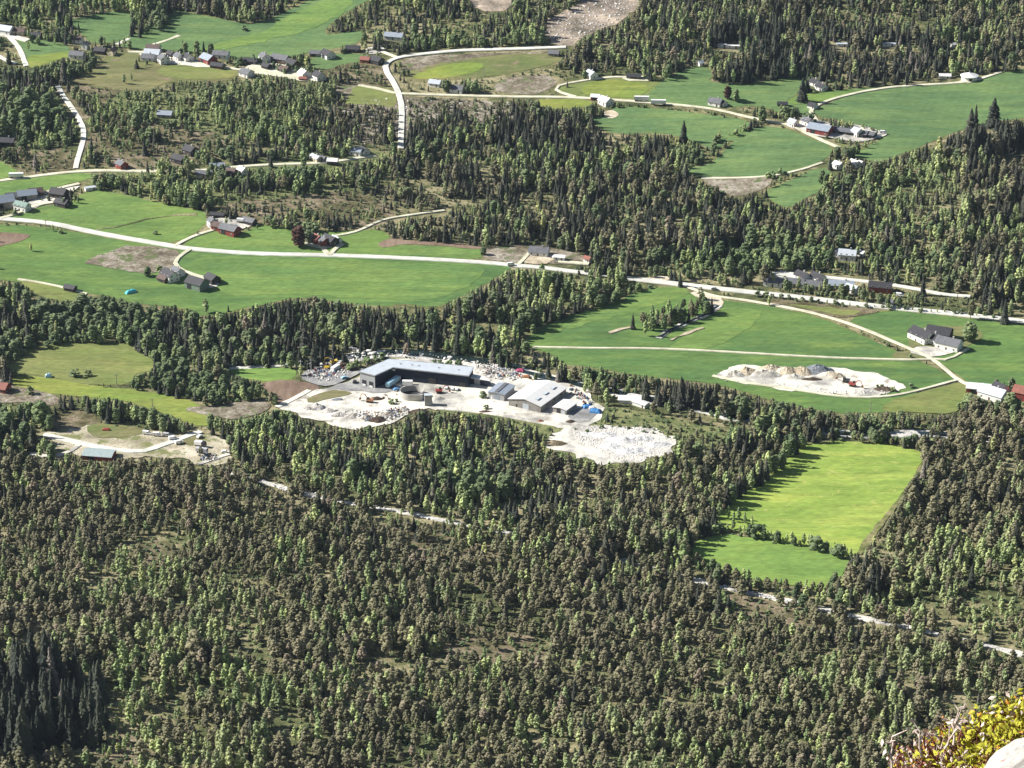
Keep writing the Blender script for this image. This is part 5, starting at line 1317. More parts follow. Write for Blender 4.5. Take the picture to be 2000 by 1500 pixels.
truck(388,873,-20,'black','white','white box truck on the lower yard', 4.4, True, boxh=1.9)
truck(391,886,-18,'silver','silver','silver box truck in front of the white one', 4.4, True, boxh=1.9)
car(350,868,30,'white','white van between the lower yard bushes', van=True)
car(440,886,0,'white','white car at the end of the lower yard track')
car(390,856,60,'white','white car at the wood edge above the trucks')
truck(1253,199,-3,'white','white','white trailer parked on the field road, upper of two', 11, False, 'trailer', 'trailer', boxh=2.6)
truck(1286,206,-3,'white','white','white trailer parked on the field road, lower of two', 11, False, 'trailer', 'trailer', boxh=2.6)
truck(32,349,3,'white','white','white trailer on the meadow road at the frame edge', 10, False, 'trailer', 'trailer', boxh=2.4)
car(1395,567,-5,'silver','silver car on the main road junction')
car(1355,553,0,'black','black car driving on the main road')
car(1757,580,-20,'white','white van outside the red street house', van=True)
car(998,520,5,'white','white van on the road at the wood end', van=True)
car(465,448,-20,'white','white car behind the big red barn')
car(478,430,-20,'silver','silver car on the red farm yard')
truck(470,436,-15,'red','white','white cart on the red farm yard', 5, False, 'trailer', 'trailer', boxh=1.6)
car(1725,262,-10,'white','white feed wagon at the far end of the cattle yard', van=True)
car(1085,505,20,'white','white car beside the flat fronted house')
car(1580,252,0,'red','red tractor in front of the cattle barn')
# lattice mast and wires posts
def mast(px, py, h, label, mat=None):
    p = at(px, py); t = empty('mast', p.tolist()); tag(t, label, 'mast')
    m = MB(); m.tube([(0,0,-.5),(0,0,h)], [.28,.18], 6); m.build('pole', mat or WALL['steel'], t)
    m = MB(); m.tube([(-1.4,0,h-.8),(1.4,0,h-.8)], .1, 5); m.build('crossarm', mat or WALL['steel'], t)
mast(588,735,10.5,'tall white mast at the storage yard corner', TRIM)
mast(608,728,9,'shorter grey mast inside the storage yard')
for i, (x, y, wh) in enumerate([(90,448,'by the road bend'), (228,752,'on the yellow meadow edge'), (298,800,'in the middle of the yellow meadow'), (1700,806,'below the gravel pit'), (1895,792,'near the olive paddock'), (945,150,'above the field road'), (820,140,'on the rough pasture')]):
    mast(x, y, 7, 'slim grey power pole ' + wh, WALL['grey'])
OD = erode(OMF, 2, 1) | OM       # crowns may lean over the rim of a field but not over roads and houses
OM |= OMF
# ---------------------------------------------------------------- scatter: every tree has a place on the ground
def scatter_trees():
    s = 2.55
    y0, y1 = 1085.0, 2420.0
    xs = np.arange(-520, 520, s); ys = np.arange(y0, y1, s)
    X, Y = np.meshgrid(xs, ys); X = X.ravel(); Y = Y.ravel()
    X = X + rng.uniform(-.62*s, .62*s, len(X)); Y = Y + rng.uniform(-.62*s, .62*s, len(Y))
    k = np.abs(X) < Y*.192+45
    X, Y = X[k], Y[k]
    Zg = H(X, Y)
    px, py, dep = proj(X, Y, Zg)
    k = (py > -75) & (py < 1640)
    X, Y, Zg, px, py, dep = (a[k] for a in (X, Y, Zg, px, py, dep))
    dens, hgt, mixv = raster_zones(px, py)
    # small scale gaps and clumps
    gap = np.array([mnoise.noise(Vector((x*.035, y*.035, 3.0))) + .6*mnoise.noise(Vector((x*.10, y*.10, 7.0))) + .5*mnoise.noise(Vector((x*.012, y*.012, 9.0))) for x, y in zip(X, Y)])
    dens = np.where(dens < .75, dens*.8, dens)
    pr = dens + np.where(dens < .9, 1.0*gap, 1.15*gap-.02)
    # taller trees need more room
    room = np.clip((10.0/hgt)**.9, .25, 1.25) * .44
    k = (rng.random(len(X)) < np.clip(pr, 0, 1)*room) & (pr > .12)
    X, Y, Zg, px, py, dep, hgt, mixv = (a[k] for a in (X, Y, Zg, px, py, dep, hgt, mixv))
    n = len(X)
    # species with clumps
    c1 = np.array([mnoise.noise(Vector((x*.03, y*.03, 20.0))) for x, y in zip(X, Y)]); c2 = np.array([mnoise.noise(Vector((x*.03, y*.03, 40.0))) for x, y in zip(X, Y)])
    mm = mixv.copy()
    mm[:,2] *= np.clip(1.35+3.2*c1, .1, 4); mm[:,0] *= np.clip(1+2*c2, .1, 3); mm[:,3] *= np.clip(1-1.5*c2, .2, 3)
    mm /= mm.sum(1)[:, None]
    r = rng.random(n); cs = mm.cumsum(1)
    sp = (r[:,None] > cs).sum(1); sp = np.clip(sp, 0, 3)
    sz = np.where(hgt > 16, 1.0, np.where(py < 720, .76, .86))
    big_ = np.array([mnoise.noise(Vector((x*.018, y*.018, 55.0))) for x, y in zip(X, Y)])
    hh = hgt*sz*(1+.45*big_)*np.clip(np.exp(rng.normal(-.06, .30, n)), .4, 1.75)*np.array([1.08, .98, .95, .85])[sp]
    # crowns must not stand before open ground that the photo shows
    ok = ~is_open(px, py)
    wd = np.array([1.4, 1.3, 1.2, 2.4])[sp]*hh/10
    def clear(h_, fr=(.35, .7, .93)):
        o = np.ones(n, bool)
        for f_ in fr:
            a, b, _ = proj(X, Y, Zg+h_*f_); o &= ~is_open_deep(a, b)
        a, b, _ = proj(X-wd*.5, Y, Zg+h_*.5); o &= ~is_open_deep(a, b)
        a, b, _ = proj(X+wd*.5, Y, Zg+h_*.5); o &= ~is_open_deep(a, b)
        return o
    good = clear(hh)
    for q in (.72, .5, .34, .22):
        h2 = hh*q; g2 = clear(h2) & ~good
        hh = np.where(g2, h2, hh); good |= g2
    k = ok & good
    X, Y, Zg, px, py, dep, hh, sp = (a[k] for a in (X, Y, Zg, px, py, dep, hh, sp))
    return X, Y, Zg, px, py, dep, hh, sp
X, Y, Zg, px, py, dep, hh, sp = scatter_trees()
print('trees', len(X), np.bincount(sp))
ORDER = ['spruce', 'pine', 'birch', 'leafy']
def wood_label(kind, x, y, h):
    """what kind and size of tree, and the landmark it stands by"""
    look = {'pine': 'olive grey round topped pine', 'spruce': 'dark conical spruce', 'birch': 'fresh light green birch', 'leafy': 'round leafy green tree'}[kind]
    m = {'pine': (9.6, 7.8), 'spruce': (18, 10), 'birch': (11, 8.5), 'leafy': (11, 8)}[kind]
    size = 'tall' if h > m[0] else ('middle sized' if h > m[1] else 'short')
    if kind == 'spruce' and x < 250 and y > 1290:
        return size + ' spruce in the darkest tall stand, ' + ('front' if y > 1440 else 'middle' if y > 1385 else 'back') + ' rows, ' + ('by the frame edge' if x < 75 else 'in its centre' if x < 150 else 'by the open patch')
    if y > 1330:
        wh = 'beneath the dark spruce stand' if x < 300 else 'on the birchy slope beside the dark spruce stand' if x < 640 else 'below the dry grass clearing' if x < 1000 else 'between the dry clearing and the heather ledge' if x < 1400 else 'just behind the heather ledge'
    elif y > 1090:
        wh = 'above the dark spruce stand' if x < 400 else 'in the brown wood uphill of the dry clearing' if x < 800 else 'around the dry grass clearing' if x < 1200 else 'near the lower stony stream' if x < 1650 else 'in the birchy wood right of the lime field'
    elif y > 880:
        wh = 'behind the upper stony stream' if x < 900 else 'between the works and the lime field' if x < 1500 else 'on the far side of the lime field'
    elif y > 690:
        wh = 'around the sand yard' if x < 560 else 'by the works yard' if x < 1150 else 'in the river wood past the works'
    elif y > 540: wh = 'in the belt left of the long hall' if x < 600 else 'in the belt behind the long hall' if x < 1250 else 'near the street houses'
    else:
        wh = ('left of the scrub road' if x < 160 else 'between hamlet and wood lane' if x < 640 else 'in the scrub wood by the white road' if x < 1000 else 'in the wood between road and cool fields' if x < 1450 else 'on the knoll below the cattle farm') if y > 110 else ('above the hamlets' if x < 640 else 'in the highest wood beside the clearcut' if x < 1300 else 'in the highest spruce wood')
        if y > 380 and x > 640: wh = 'just above the main road'
    return f'{size} {look} {wh}'
GRP = {'spruce': 'spruces of the wood', 'pine': 'pines of the wood', 'birch': 'birches of the wood', 'leafy': 'broadleaf trees of the wood'}
NAME = {'spruce': 'spruce_tree', 'pine': 'pine_tree', 'birch': 'birch_tree', 'leafy': 'broadleaf_tree', 'bush': 'bush'}
CAT = {'spruce': 'spruce', 'pine': 'pine', 'birch': 'birch', 'leafy': 'tree', 'bush': 'bush'}
def tree(kind, loc, h, label, group=None, rz=None, wide=1.0, leaf=None):
    v = KINDS[kind][random.randrange(len(KINDS[kind]))]
    t = empty(NAME[kind], loc, random.uniform(0, 6.28) if rz is None else rz)
    s = h/(2.2 if kind == 'bush' else 10)
    t.scale = (s*wide*random.uniform(.95, 1.3), s*wide*random.uniform(.95, 1.3), s)
    tag(t, label, CAT[kind], group)
    c = bpy.data.objects.new('crown', v[0]); COL.objects.link(c); c.parent = t
    if leaf:
        me = v[0].copy(); me.materials[0] = leaf; c.data = me
    c = bpy.data.objects.new('trunk', v[1]); COL.objects.link(c); c.parent = t
    return t
rest = np.ones(len(X), bool)
for si, kind in enumerate(ORDER):
    big = hh*FPX/dep
    cand = np.where((sp == si) & (px > 6) & (px < 1994) & (py - big*.75 > 4) & (py - big*.9 < 1478) & (py < 1560) & ~((px > 1640) & (py > 1400)))[0]
    cand = cand[np.argsort(-big[cand])][:(270, 285, 188, 194)[si]]
    for i in cand:
        rest[i] = False
        tree(kind, (float(X[i]), float(Y[i]), float(Zg[i])-.15), float(hh[i]), wood_label(kind, px[i], py[i], hh[i]), GRP[kind])

def stuff_points(name, label, coll, P, rot, scl, idx):
    me = bpy.data.meshes.new(name); me.from_pydata(P.tolist(), [], [])
    a = me.attributes.new('rot', 'FLOAT_VECTOR', 'POINT'); a.data.foreach_set('vector', np.ascontiguousarray(rot, dtype=np.float32).ravel())
    a = me.attributes.new('scl', 'FLOAT_VECTOR', 'POINT'); a.data.foreach_set('vector', np.ascontiguousarray(scl, dtype=np.float32).ravel())
    a = me.attributes.new('idx', 'INT', 'POINT'); a.data.foreach_set('value', idx.astype(np.int32))
    o = bpy.data.objects.new(name, me); COL.objects.link(o)
    ng = bpy.data.node_groups.new(name, 'GeometryNodeTree')
    ng.interface.new_socket('Geometry', in_out='INPUT', socket_type='NodeSocketGeometry'); ng.interface.new_socket('Geometry', in_out='OUTPUT', socket_type='NodeSocketGeometry')
    N = ng.nodes.new; gi, go, ci, ip = N('NodeGroupInput'), N('NodeGroupOutput'), N('GeometryNodeCollectionInfo'), N('GeometryNodeInstanceOnPoints')
    ci.inputs[0].default_value = coll; ci.inputs['Separate Children'].default_value = True; ip.inputs['Pick Instance'].default_value = True
    L_ = ng.links.new
    for an, ty, so in (('idx', 'INT', 'Instance Index'), ('rot', 'FLOAT_VECTOR', 'Rotation'), ('scl', 'FLOAT_VECTOR', 'Scale')):
        q = N('GeometryNodeInputNamedAttribute'); q.data_type = ty; q.inputs[0].default_value = an; L_(q.outputs[0], ip.inputs[so])
    L_(gi.outputs[0], ip.inputs['Points']); L_(ci.outputs[0], ip.inputs['Instance']); L_(ip.outputs[0], go.inputs[0])
    o.modifiers.new('scatter', 'NODES').node_group = ng
    tag(o, label, None, None, 'stuff')
    return o
def src_collection(key, pairs):
    c = bpy.data.collections.new(key)
    for i, ms in enumerate(pairs):
        # crown and trunk joined into one source mesh
        v, f, mi = [], [], []
        mats = []
        for me in ms:
            b = len(v); v += [p.co[:] for p in me.vertices]; f += [tuple(q+b for q in p.vertices) for p in me.polygons]
            mi += [len(mats)]*len(me.polygons); mats.append(me.materials[0])
        m = bpy.data.meshes.new(f'{key}_{i:02d}'); m.from_pydata(v, [], f)
        for q in mats: m.materials.append(q)
        m.polygons.foreach_set('material_index', mi)
        c.objects.link(bpy.data.objects.new(f'{key}_{i:02d}', m))
    return c
SRC = {k: src_collection(k, v) for k, v in KINDS.items()}
def tree_stuff(name, label, kind, X, Y, Zg, hh):
    n = len(X); base = 2.2 if kind == 'bush' else 10.0
    s = hh/base; wx = s*rng.uniform(.85, 1.4, n)*np.clip(1.25-.2*s, .9, 1.2)
    stuff_points(name, label, SRC[kind], np.column_stack([X, Y, Zg-.15]), np.column_stack([rng.normal(0, .03, n), rng.normal(0, .03, n), rng.uniform(0, 6.28, n)]),
                 np.column_stack([wx, wx, s]), rng.integers(0, len(KINDS[kind]), n))
for si, (kind, nm, lb) in enumerate((('spruce', 'spruce_forest', 'dark green spruces covering the far woods'), ('pine', 'pine_forest', 'olive grey pines filling the wooded valley floor'),
                                     ('birch', 'birch_forest', 'light green birches mixed through the woods'), ('leafy', 'broadleaf_forest', 'round leafy trees along the river and fields'))):
    k = rest & (sp == si)
    tree_stuff(nm, lb, kind, X[k], Y[k], Zg[k], hh[k])
# undergrowth: bushes on the forest floor and scrub clearings
def undergrowth():
    s = 5.0
    xs = np.arange(-500, 500, s); ys = np.arange(1085, 2400, s)
    A_, B_ = np.meshgrid(xs, ys); A_ = A_.ravel()+rng.uniform(-s, s, A_.size)*.5; B_ = B_.ravel()+rng.uniform(-s, s, B_.size)*.5
    k = np.abs(A_) < B_*.19+40; A_, B_ = A_[k], B_[k]
    z = H(A_, B_); a, b, _ = proj(A_, B_, z); h_ = rng.uniform(.8, 2.4, len(A_))
    a2, b2, _ = proj(A_, B_, z+h_)
    k = ~is_open(a, b) & ~is_open(a2, b2) & ~is_open(a-6, b) & ~is_open(a+6, b) & (b > -80) & (b < 1600)
    tree_stuff('undergrowth', 'low green bushes between the trees', 'bush', A_[k], B_[k], z[k], h_[k])
undergrowth()

# ---------------------------------------------------------------- single trees, hedges and rows with a place of their own
def one(px_, py_, kind, h, label, wide=1.0, leaf=None, group=None):
    p = at(px_, py_); p[2] -= .15
    return tree(kind, p.tolist(), h, label, group, wide=wide, leaf=leaf)
one(61,491,'birch',6.5,'single small dark tree alone on the deep green meadow',1.1)
one(1567,199,'spruce',19,'tall dark lone spruce beside the farm lane junction',1.35)
one(1335,278,'spruce',17,'tall pointed spruce rising above the wood edge at the cool field',1.2)
one(1770,167,'spruce',14,'narrow spruce pair tree on the far field path',.8)
one(1893,668,'leafy',13,'big round bright green tree beside the field farm',1.25)
one(584,482,'leafy',14,'large round copper red tree next to the courtyard farm',1.25,L_red)
one(603,474,'leafy',9,'grey green tree between the copper tree and the farm')
one(1421,194,'leafy',10,'reddish brown tree above the grey roofed field house',1.0,L_red)
one(1437,199,'leafy',10,'rounded dark tree beside the reddish one at the field house')
one(70,328,'spruce',11,'stout dark spruce on the scrub by the frame edge',1.5)
one(88,334,'birch',7,'pale round tree beside the stout spruce')
one(267,134,'spruce',8,'short dark spruce alone on the rough pasture',1.6)
one(243,164,'birch',8,'bushy birch on the rough pasture',1.3)
one(257,158,'birch',6,'second smaller birch on the rough pasture')
one(478,60,'bush',4,'flat dark bush alone on the upper hill meadow',1.3)
one(143,63,'spruce',8,'thin spruce on the yellow slope, first of two')
one(154,62,'spruce',8,'thin spruce on the yellow slope, second of two')
one(303,458,'bush',3,'small dark bush on the fresh meadow')
one(1472,250,'spruce',8,'slim spruce at the meeting of the field hedges')
one(1405,276,'birch',8,'birch in the thin hedge between two cool fields')
one(1397,280,'birch',7,'paler birch at the low end of the thin hedge')
one(1108,171,'spruce',6,'small dark spruce inside the loop track')
one(733,98,'spruce',13,'tall dark spruce over the red house at the fork')
one(738,92,'birch',11,'tall grey green birch beside the spruce at the fork')
one(402,612,'birch',10,'pale rounded birch at the meadow edge',1.5)
one(446,609,'spruce',5,'small spruce at the meadow edge by the pale birch')
one(288,540,'leafy',7,'dark round tree before the meadow house',1.2)
one(312,530,'bush',4,'grey green bush by the meadow house')
one(30,419,'bush',4,'round clipped bush before the green roofed farmhouse',1.2)
one(104,452,'birch',5,'small dark tree by the road bend',1.2)
one(118,456,'bush',3,'low bush beside the small road bend tree')
one(147,736,'bush',5,'grey bush in the ditch on the olive meadow',1.3)
one(172,735,'bush',4,'round dark bush on the olive meadow',1.2)
one(60,770,'bush',5,'dark bush on the bare ground by the frame edge')
one(1778,700,'bush',3,'small bush under the field farm')
one(1945,761,'leafy',7,'dark tree behind the red barn at the track end')
one(1975,762,'leafy',8,'brownish round tree behind the white house at the track end')
one(1960,764,'spruce',7,'pointed tree between the round ones behind the white house')
one(1780,758,'bush',3,'small thorn bush on the round end of the pit')
one(944,778,'bush',4,'light green bush beside the grey shed',1.1)
one(950,800,'bush',3,'dark bush at the yard fence')
one(764,790,'bush',3.4,'green bush left of the round tank')
one(775,786,'bush',2.6,'pale bush touching the round tank')
one(1895,262,'spruce',20,'tallest dark spruce standing in front of the big cool field',1.5)
one(1905,244,'spruce',16,'dark spruce behind the tallest one')
one(1940,247,'spruce',22,'broad giant spruce on the knoll by the big cool field',1.5)
def row(pts, kinds, hs, spacing, label, group, wide=1.0, jit=1.2):
    W = at(np.array([p[0] for p in pts]), np.array([p[1] for p in pts]))[:, :2]
    seg = np.hypot(*np.diff(W, axis=0).T); s = np.concatenate([[0], np.cumsum(seg)])
    t = np.arange(0, s[-1], spacing)
    for q in t:
        x = np.interp(q, s, W[:,0])+random.gauss(0, jit*.5); y = np.interp(q, s, W[:,1])+random.gauss(0, jit)
        k = random.choice(kinds); h = random.uniform(*hs)
        tree(k, (float(x), float(y), float(H(x, y))-.15), h*(1 if k != 'leafy' else .9), label, group, wide=wide)
row([(1398,1040),(1428,1036),(1500,1056),(1580,1070),(1662,1092)], ['birch','birch','birch','bush','leafy'], (4,8.5), 2.3, 'young tree in the hedge row dividing the two lime fields', 'hedge between the lime fields')
row([(1420,1012),(1436,1018),(1470,1030)], ['birch'], (6,8.5), 4, 'taller birch where the hedge meets the wood', 'birches at the hedge head')
row([(255,72),(275,68),(300,60),(328,46)], ['leafy','leafy','spruce'], (8,11), 4.5, 'leafy tree in the belt between the hill meadows', 'tree belt between the hill meadows', 1.0, 4)
row([(262,40),(290,34),(325,24)], ['leafy'], (7,9), 4.5, 'bushy tree on the upper belt of the hill meadow', 'upper belt of the hill meadows', 1.0, 2)
row([(350,103),(372,105),(395,106),(412,103)], ['leafy','leafy','spruce'], (8,11), 4.2, 'dark leafy tree in the clump above the hamlet', 'tree clump above the hamlet', 1.0, 5)
row([(90,148),(120,150),(150,148),(172,143)], ['leafy','birch','leafy'], (8,12), 3.6, 'leafy tree in the clump under the yellow slope', 'tree clump under the yellow slope', 1.0, 4)
row([(1246,645),(1270,648),(1300,640),(1340,628),(1385,608),(1362,590)], ['birch','spruce','leafy','pine'], (8,12), 2.6, 'tree on the wooded creek island in the green field', 'trees of the creek island', .9, 4)
row([(1250,640),(1280,625),(1310,615),(1345,600)], ['pine','spruce','birch'], (7,11), 3.2, 'conifer on the upper side of the creek island', 'upper trees of the creek island', .9, 3)
row([(1395,290),(1405,272),(1440,262),(1475,240)], ['bush','birch'], (2.5,5), 5, 'low hedge tree between two cool fields', 'hedge between cool fields')
row([(55,92),(85,84),(100,82),(120,84),(135,88)], ['leafy','birch'], (6,9), 4, 'leafy garden tree by the hill cottages', 'garden trees of the hill cottages', 1, 3)
row([(180,98),(205,90),(235,92),(250,100)], ['leafy','birch','spruce'], (6,9), 4.5, 'garden tree around the cream house', 'garden trees round the cream house', 1, 4)
row([(275,122),(310,127),(345,112),(385,112),(400,108)], ['leafy','bush','birch','spruce'], (4,7), 3.8, 'garden tree in the western hamlet', 'garden trees of the western hamlet', 1, 4)
row([(400,350),(440,350),(380,318),(420,305),(360,325)], ['leafy','birch'], (6,10), 5, 'garden tree in the leafy clearing', 'garden trees of the leafy clearing', 1, 5)
row([(455,128),(480,122),(505,128),(540,135),(575,138),(612,145)], ['leafy','bush','birch'], (3.5,6), 4, 'garden tree in the eastern hamlet', 'garden trees of the eastern hamlet', 1, 4)
row([(640,160),(700,152),(720,135)], ['bush','birch'], (2.5,5), 5, 'scrubby tree on the slope under the red house', 'scrub under the fork', 1, 4)
row([(505,444),(530,442),(560,446),(590,450),(625,452)], ['leafy','bush','birch'], (4,7), 3.6, 'leafy tree on the bank above the courtyard farm', 'bank trees above the courtyard farm', 1, 3)
row([(1515,560),(1545,563),(1580,572),(1600,574),(1625,572),(1675,580),(1700,590),(1740,596),(1800,596)], ['birch','leafy','birch'], (6,9.5), 3.4, 'pale green garden tree before the street houses', 'garden trees before the street houses', 1, 2.5)
row([(1480,577),(1560,588),(1640,598),(1760,606),(1860,614),(1940,622)], ['bush','bush','birch'], (2,4), 5, 'low roadside bush above the main road', 'roadside bushes', 1, 1)
row([(1530,222),(1545,232),(1560,232),(1590,240)], ['leafy','bush'], (5,8), 4, 'garden tree at the cattle farm', 'garden trees of the cattle farm', 1, 3)
row([(1500,348),(1520,345),(1550,345)], ['bush'], (3,4.5), 4, 'dark bush beside the pit track', 'bushes by the pit track')
row([(1635,312),(1650,316),(1668,306),(1685,306)], ['leafy'], (8,10), 4.5, 'big leafy tree above the white houses', 'leafy trees above the white houses', 1.1, 3)
row([(1605,360),(1620,372),(1610,390),(1600,400)], ['birch','leafy'], (9,12), 5, 'pale tree at the end of the small cool field', 'trees at the end of the small cool field', 1, 3)
row([(130,404),(150,396),(165,392)], ['birch','leafy'], (4,7), 4, 'garden tree beside the black farmhouse', 'garden trees beside the black house', 1, 4)
row([(1715,757),(1735,762),(1752,763)], ['bush'], (2,3.5), 3, 'thorny bush on the overgrown pit mound', 'bushes on the pit mound')
row([(1870,800),(1890,792),(1910,796),(1935,802),(1960,808)], ['bush','leafy','bush'], (3,6), 3.2, 'leafy bush behind the olive paddock', 'bushes behind the olive paddock', 1, 4)
row([(20,706),(40,694),(62,684),(110,672),(160,668)], ['leafy','bush'], (3,6), 4, 'leafy bush on the rim of the olive meadow', 'rim bushes of the olive meadow', 1, 2)
row([(1330,1092),(1400,1122),(1480,1146),(1560,1158),(1612,1162),(1645,1140)], ['leafy','pine','birch'], (5.5,9), 2.8, 'tree of the strip between the lower lime field and the stream', 'trees between the lime field and the stream', 1, 2)
row([(1425,985),(1450,965),(1485,942),(1515,918),(1538,900),(1556,884)], ['spruce','birch','spruce','leafy'], (11,15), 4.2, 'tall tree at the shaded rim of the upper lime field', 'rim trees of the upper lime field', 1, 2)
row([(1300,1076),(1330,1070),(1380,1040)], ['spruce','birch'], (10,13), 4.5, 'tall tree at the shaded head of the lower lime field', 'rim trees of the lower lime field', 1, 2)
row([(395,893),(410,896)], ['pine'], (6,8), 5, 'pine on the lower yard edge', 'pines on the lower yard')
row([(1130,843),(1160,836),(1220,838),(1290,848),(1320,858)], ['bush'], (1.4,2.6), 5, 'dry bush on the rim of the white stone field', 'bushes rimming the white stone field', 1, 2)
row([(690,718),(720,712),(742,706)], ['bush','birch'], (3,5.5), 3, 'grey green bush between the boulders and the hall', 'bushes behind the hall', 1, 3)
row([(850,712),(870,716),(900,716)], ['bush'], (3,4.5), 3.5, 'green bush on the river bank behind the hall', 'bank bushes behind the hall', 1, 1.5)

# ---------------------------------------------------------------- stones: boulders one can count, rubble nobody can
BO = []
for i in range(5):
    mb = MB(); v, f = ICO2
    k = np.array([1+.55*mnoise.noise(Vector(p*1.3)+Vector((i*7.7, 0, 0)))+.2*mnoise.noise(Vector(p*3.5)+Vector((i, 5, 0))) for p in v])
    mb.add((v*k[:,None]*np.array([1,.85,.62])).tolist(), f); BO.append(mb)
M_stone = paint('white_granite', (0.62,0.60,0.57), .22, 1.1)
M_whitestone = ground_mat('white_broken_stone', [(0.3, (0.34,0.35,0.38)), (0.45, (0.56,0.56,0.56)), (0.58, (0.70,0.69,0.66)), (0.75, (0.76,0.74,0.70))], 0.2, 0.5, 1.6, 0.35, 0.6, spots=(0.45, 0.60, (0.26,0.28,0.34)))
BOM = [b.mesh('stone', [M_stone]) for b in BO]
def boulder(px_, py_, s, label, group):
    p = at(px_, py_); o = bpy.data.objects.new('boulder', BOM[random.randrange(5)]); COL.objects.link(o)
    o.location = (p[0], p[1], p[2]+s*.3+.3); o.scale = (s*random.uniform(.9,1.5), s, s); o.rotation_euler = (random.uniform(-.2,.2), random.uniform(-.2,.2), random.uniform(0,6.28))
    tag(o, label, 'boulder', group)
for _ in range(30):
    boulder(random.choice([random.gauss(722,12), random.gauss(700,12), random.gauss(735,9)]), random.gauss(691,6), random.uniform(.7,1.7), 'big white granite boulder in the river bed above the long hall', 'white boulders above the hall')
for _ in range(14):
    q = random.random(); boulder(800+q*190, 692+q*24+random.gauss(0,2.5), random.uniform(.6,1.3), 'white boulder along the river behind the long hall', 'white boulders behind the hall')
for i, (x, y, rx, ry, h) in enumerate([(1180,852,9,5,1.6),(1215,862,11,6,2.2),(1250,858,10,5,2.0),(1285,870,9,5,1.8),(1235,882,12,6,1.6),(1195,872,8,5,1.2),(1155,850,8,4,1.2)]):
    heap(x, y, rx, ry, h, M_whitestone, 'broad heap of white broken stone on the stone field east of the works', 'heap', 'stone_heap', 30+i*1.9, 0, 'white stone heaps')
cst = bpy.data.collections.new('stones')
for i, me in enumerate(BOM): cst.objects.link(bpy.data.objects.new(f'stone_{i}', me))
def stones(name, label, poly, n, smin, smax, power=2.2, lift=.5):
    P = np.array(poly, float); a = rng.uniform(P[:,0].min(), P[:,0].max(), n*4); b = rng.uniform(P[:,1].min(), P[:,1].max(), n*4)
    k = inside(a, b, P); a, b = a[k][:n], b[k][:n]
    W = at(a, b); m = len(a); s = smin+(smax-smin)*rng.random(m)**power
    W[:,2] += lift
    stuff_points(name, label, cst, W, rng.uniform(0, 6.28, (m, 3))*np.array([.1,.1,1]), np.column_stack([s, s, s]), rng.integers(0, 5, m))
stones('rubble', 'white broken stone spread on the gravel', [(1110,838),(1160,832),(1250,836),(1320,860),(1305,885),(1250,902),(1200,900),(1170,880),(1140,870),(1120,850)], 5200, .12, .55, 2, .55)
stones('rubble', 'loose stones in the river bed above the hall', [(640,702),(700,686),(760,686),(830,692),(960,710),(1010,720),(960,720),(900,709),(830,698),(760,696),(700,706)], 200, .2, .8)
stones('rubble', 'mixed debris behind the works buildings', [(925,715),(960,712),(1000,720),(1030,738),(1010,745),(975,742),(950,738),(935,728)], 260, .25, 1.0, 2, .9)
stones('rubble', 'stones and scrap in the storage yard', [(595,735),(605,722),(640,712),(680,720),(690,730),(650,745),(615,748)], 200, .2, .8, 2, .9)
stones('rubble', 'debris strewn along the yard row', [(640,800),(700,805),(790,800),(800,806),(770,822),(720,826),(670,815)], 300, .2, .8, 2, .8)
stones('rubble', 'stones along the front stream', [(440,915),(500,935),(650,972),(840,1008),(845,1016),(650,982),(500,946),(440,922)], 260, .2, .8, 2, .5)
stones('rubble', 'stones along the lower stream', [(1365,1132),(1440,1150),(1550,1174),(1550,1182),(1440,1158),(1365,1140)], 160, .2, .8, 2, .5)
stones('rubble', 'stones on the gravel pit floor', [(1410,742),(1540,752),(1640,764),(1740,765),(1740,772),(1620,770),(1500,755),(1410,745)], 160, .2, .7, 2, .6)
SCR = bpy.data.collections.new('scrap')
for i, (c_, sh) in enumerate((('red',(1,.5,.4)), ('blue',(.8,.7,.5)), ('black',(1.2,.3,.3)), ('silver',(.9,.8,.1)), ('white',(.7,.7,.6)), ('yellow',(1.4,.15,.15)))):
    mb = MB(); mb.box(-sh[0], sh[0], -sh[1], sh[1], -sh[2], sh[2]); mb.box(-sh[0]*.5, sh[0]*.8, -sh[1]*.4, sh[1]*.9, sh[2]+.003, sh[2]*1.8)
    SCR.objects.link(bpy.data.objects.new(f'scrap_{i}', mb.mesh('scrap', [paint('worn_'+c_, dict(red=(.30,.11,.08), blue=(.14,.19,.28), black=(.04,.04,.04), silver=(.30,.30,.31), white=(.55,.55,.52), yellow=(.34,.27,.10))[c_], .3, 2)])))
def scrap(label, poly, n, smin, smax, lift):
    P = np.array(poly, float); a = rng.uniform(P[:,0].min(), P[:,0].max(), n*4); b = rng.uniform(P[:,1].min(), P[:,1].max(), n*4)
    k = inside(a, b, P); a, b = a[k][:n], b[k][:n]; W = at(a, b); W[:,2] += lift; m = len(a); q = rng.uniform(smin, smax, m)
    stuff_points('scrap', label, SCR, W, rng.uniform(0, 6.28, (m, 3))*np.array([.3,.3,1]), np.column_stack([q, q, q]), rng.integers(0, 6, m))
scrap('mixed scrap metal along the yard row', [(690,812),(790,798),(800,808),(760,824),(710,824)], 60, .4, 1.0, 1.4)
scrap('coloured scrap behind the works buildings', [(930,718),(990,722),(1025,738),(990,742),(945,736)], 60, .4, 1.0, 1.4)
scrap('machine parts in the storage yard', [(600,735),(640,708),(690,716),(640,740)], 80, .4, 1.1, 1.0)
scrap('loose goods behind the white roofed hall', [(1110,752),(1130,765),(1165,795),(1140,792),(1115,772)], 45, .4, 1.0, .9)
scrap('oddments on the lower sand yard', [(385,890),(420,888),(430,900),(395,905)], 45, .4, .9, .9)
scrap('pallets by the long hall and the tank', [(740,772),(790,762),(790,776),(750,786)], 12, .4, .8, .8)
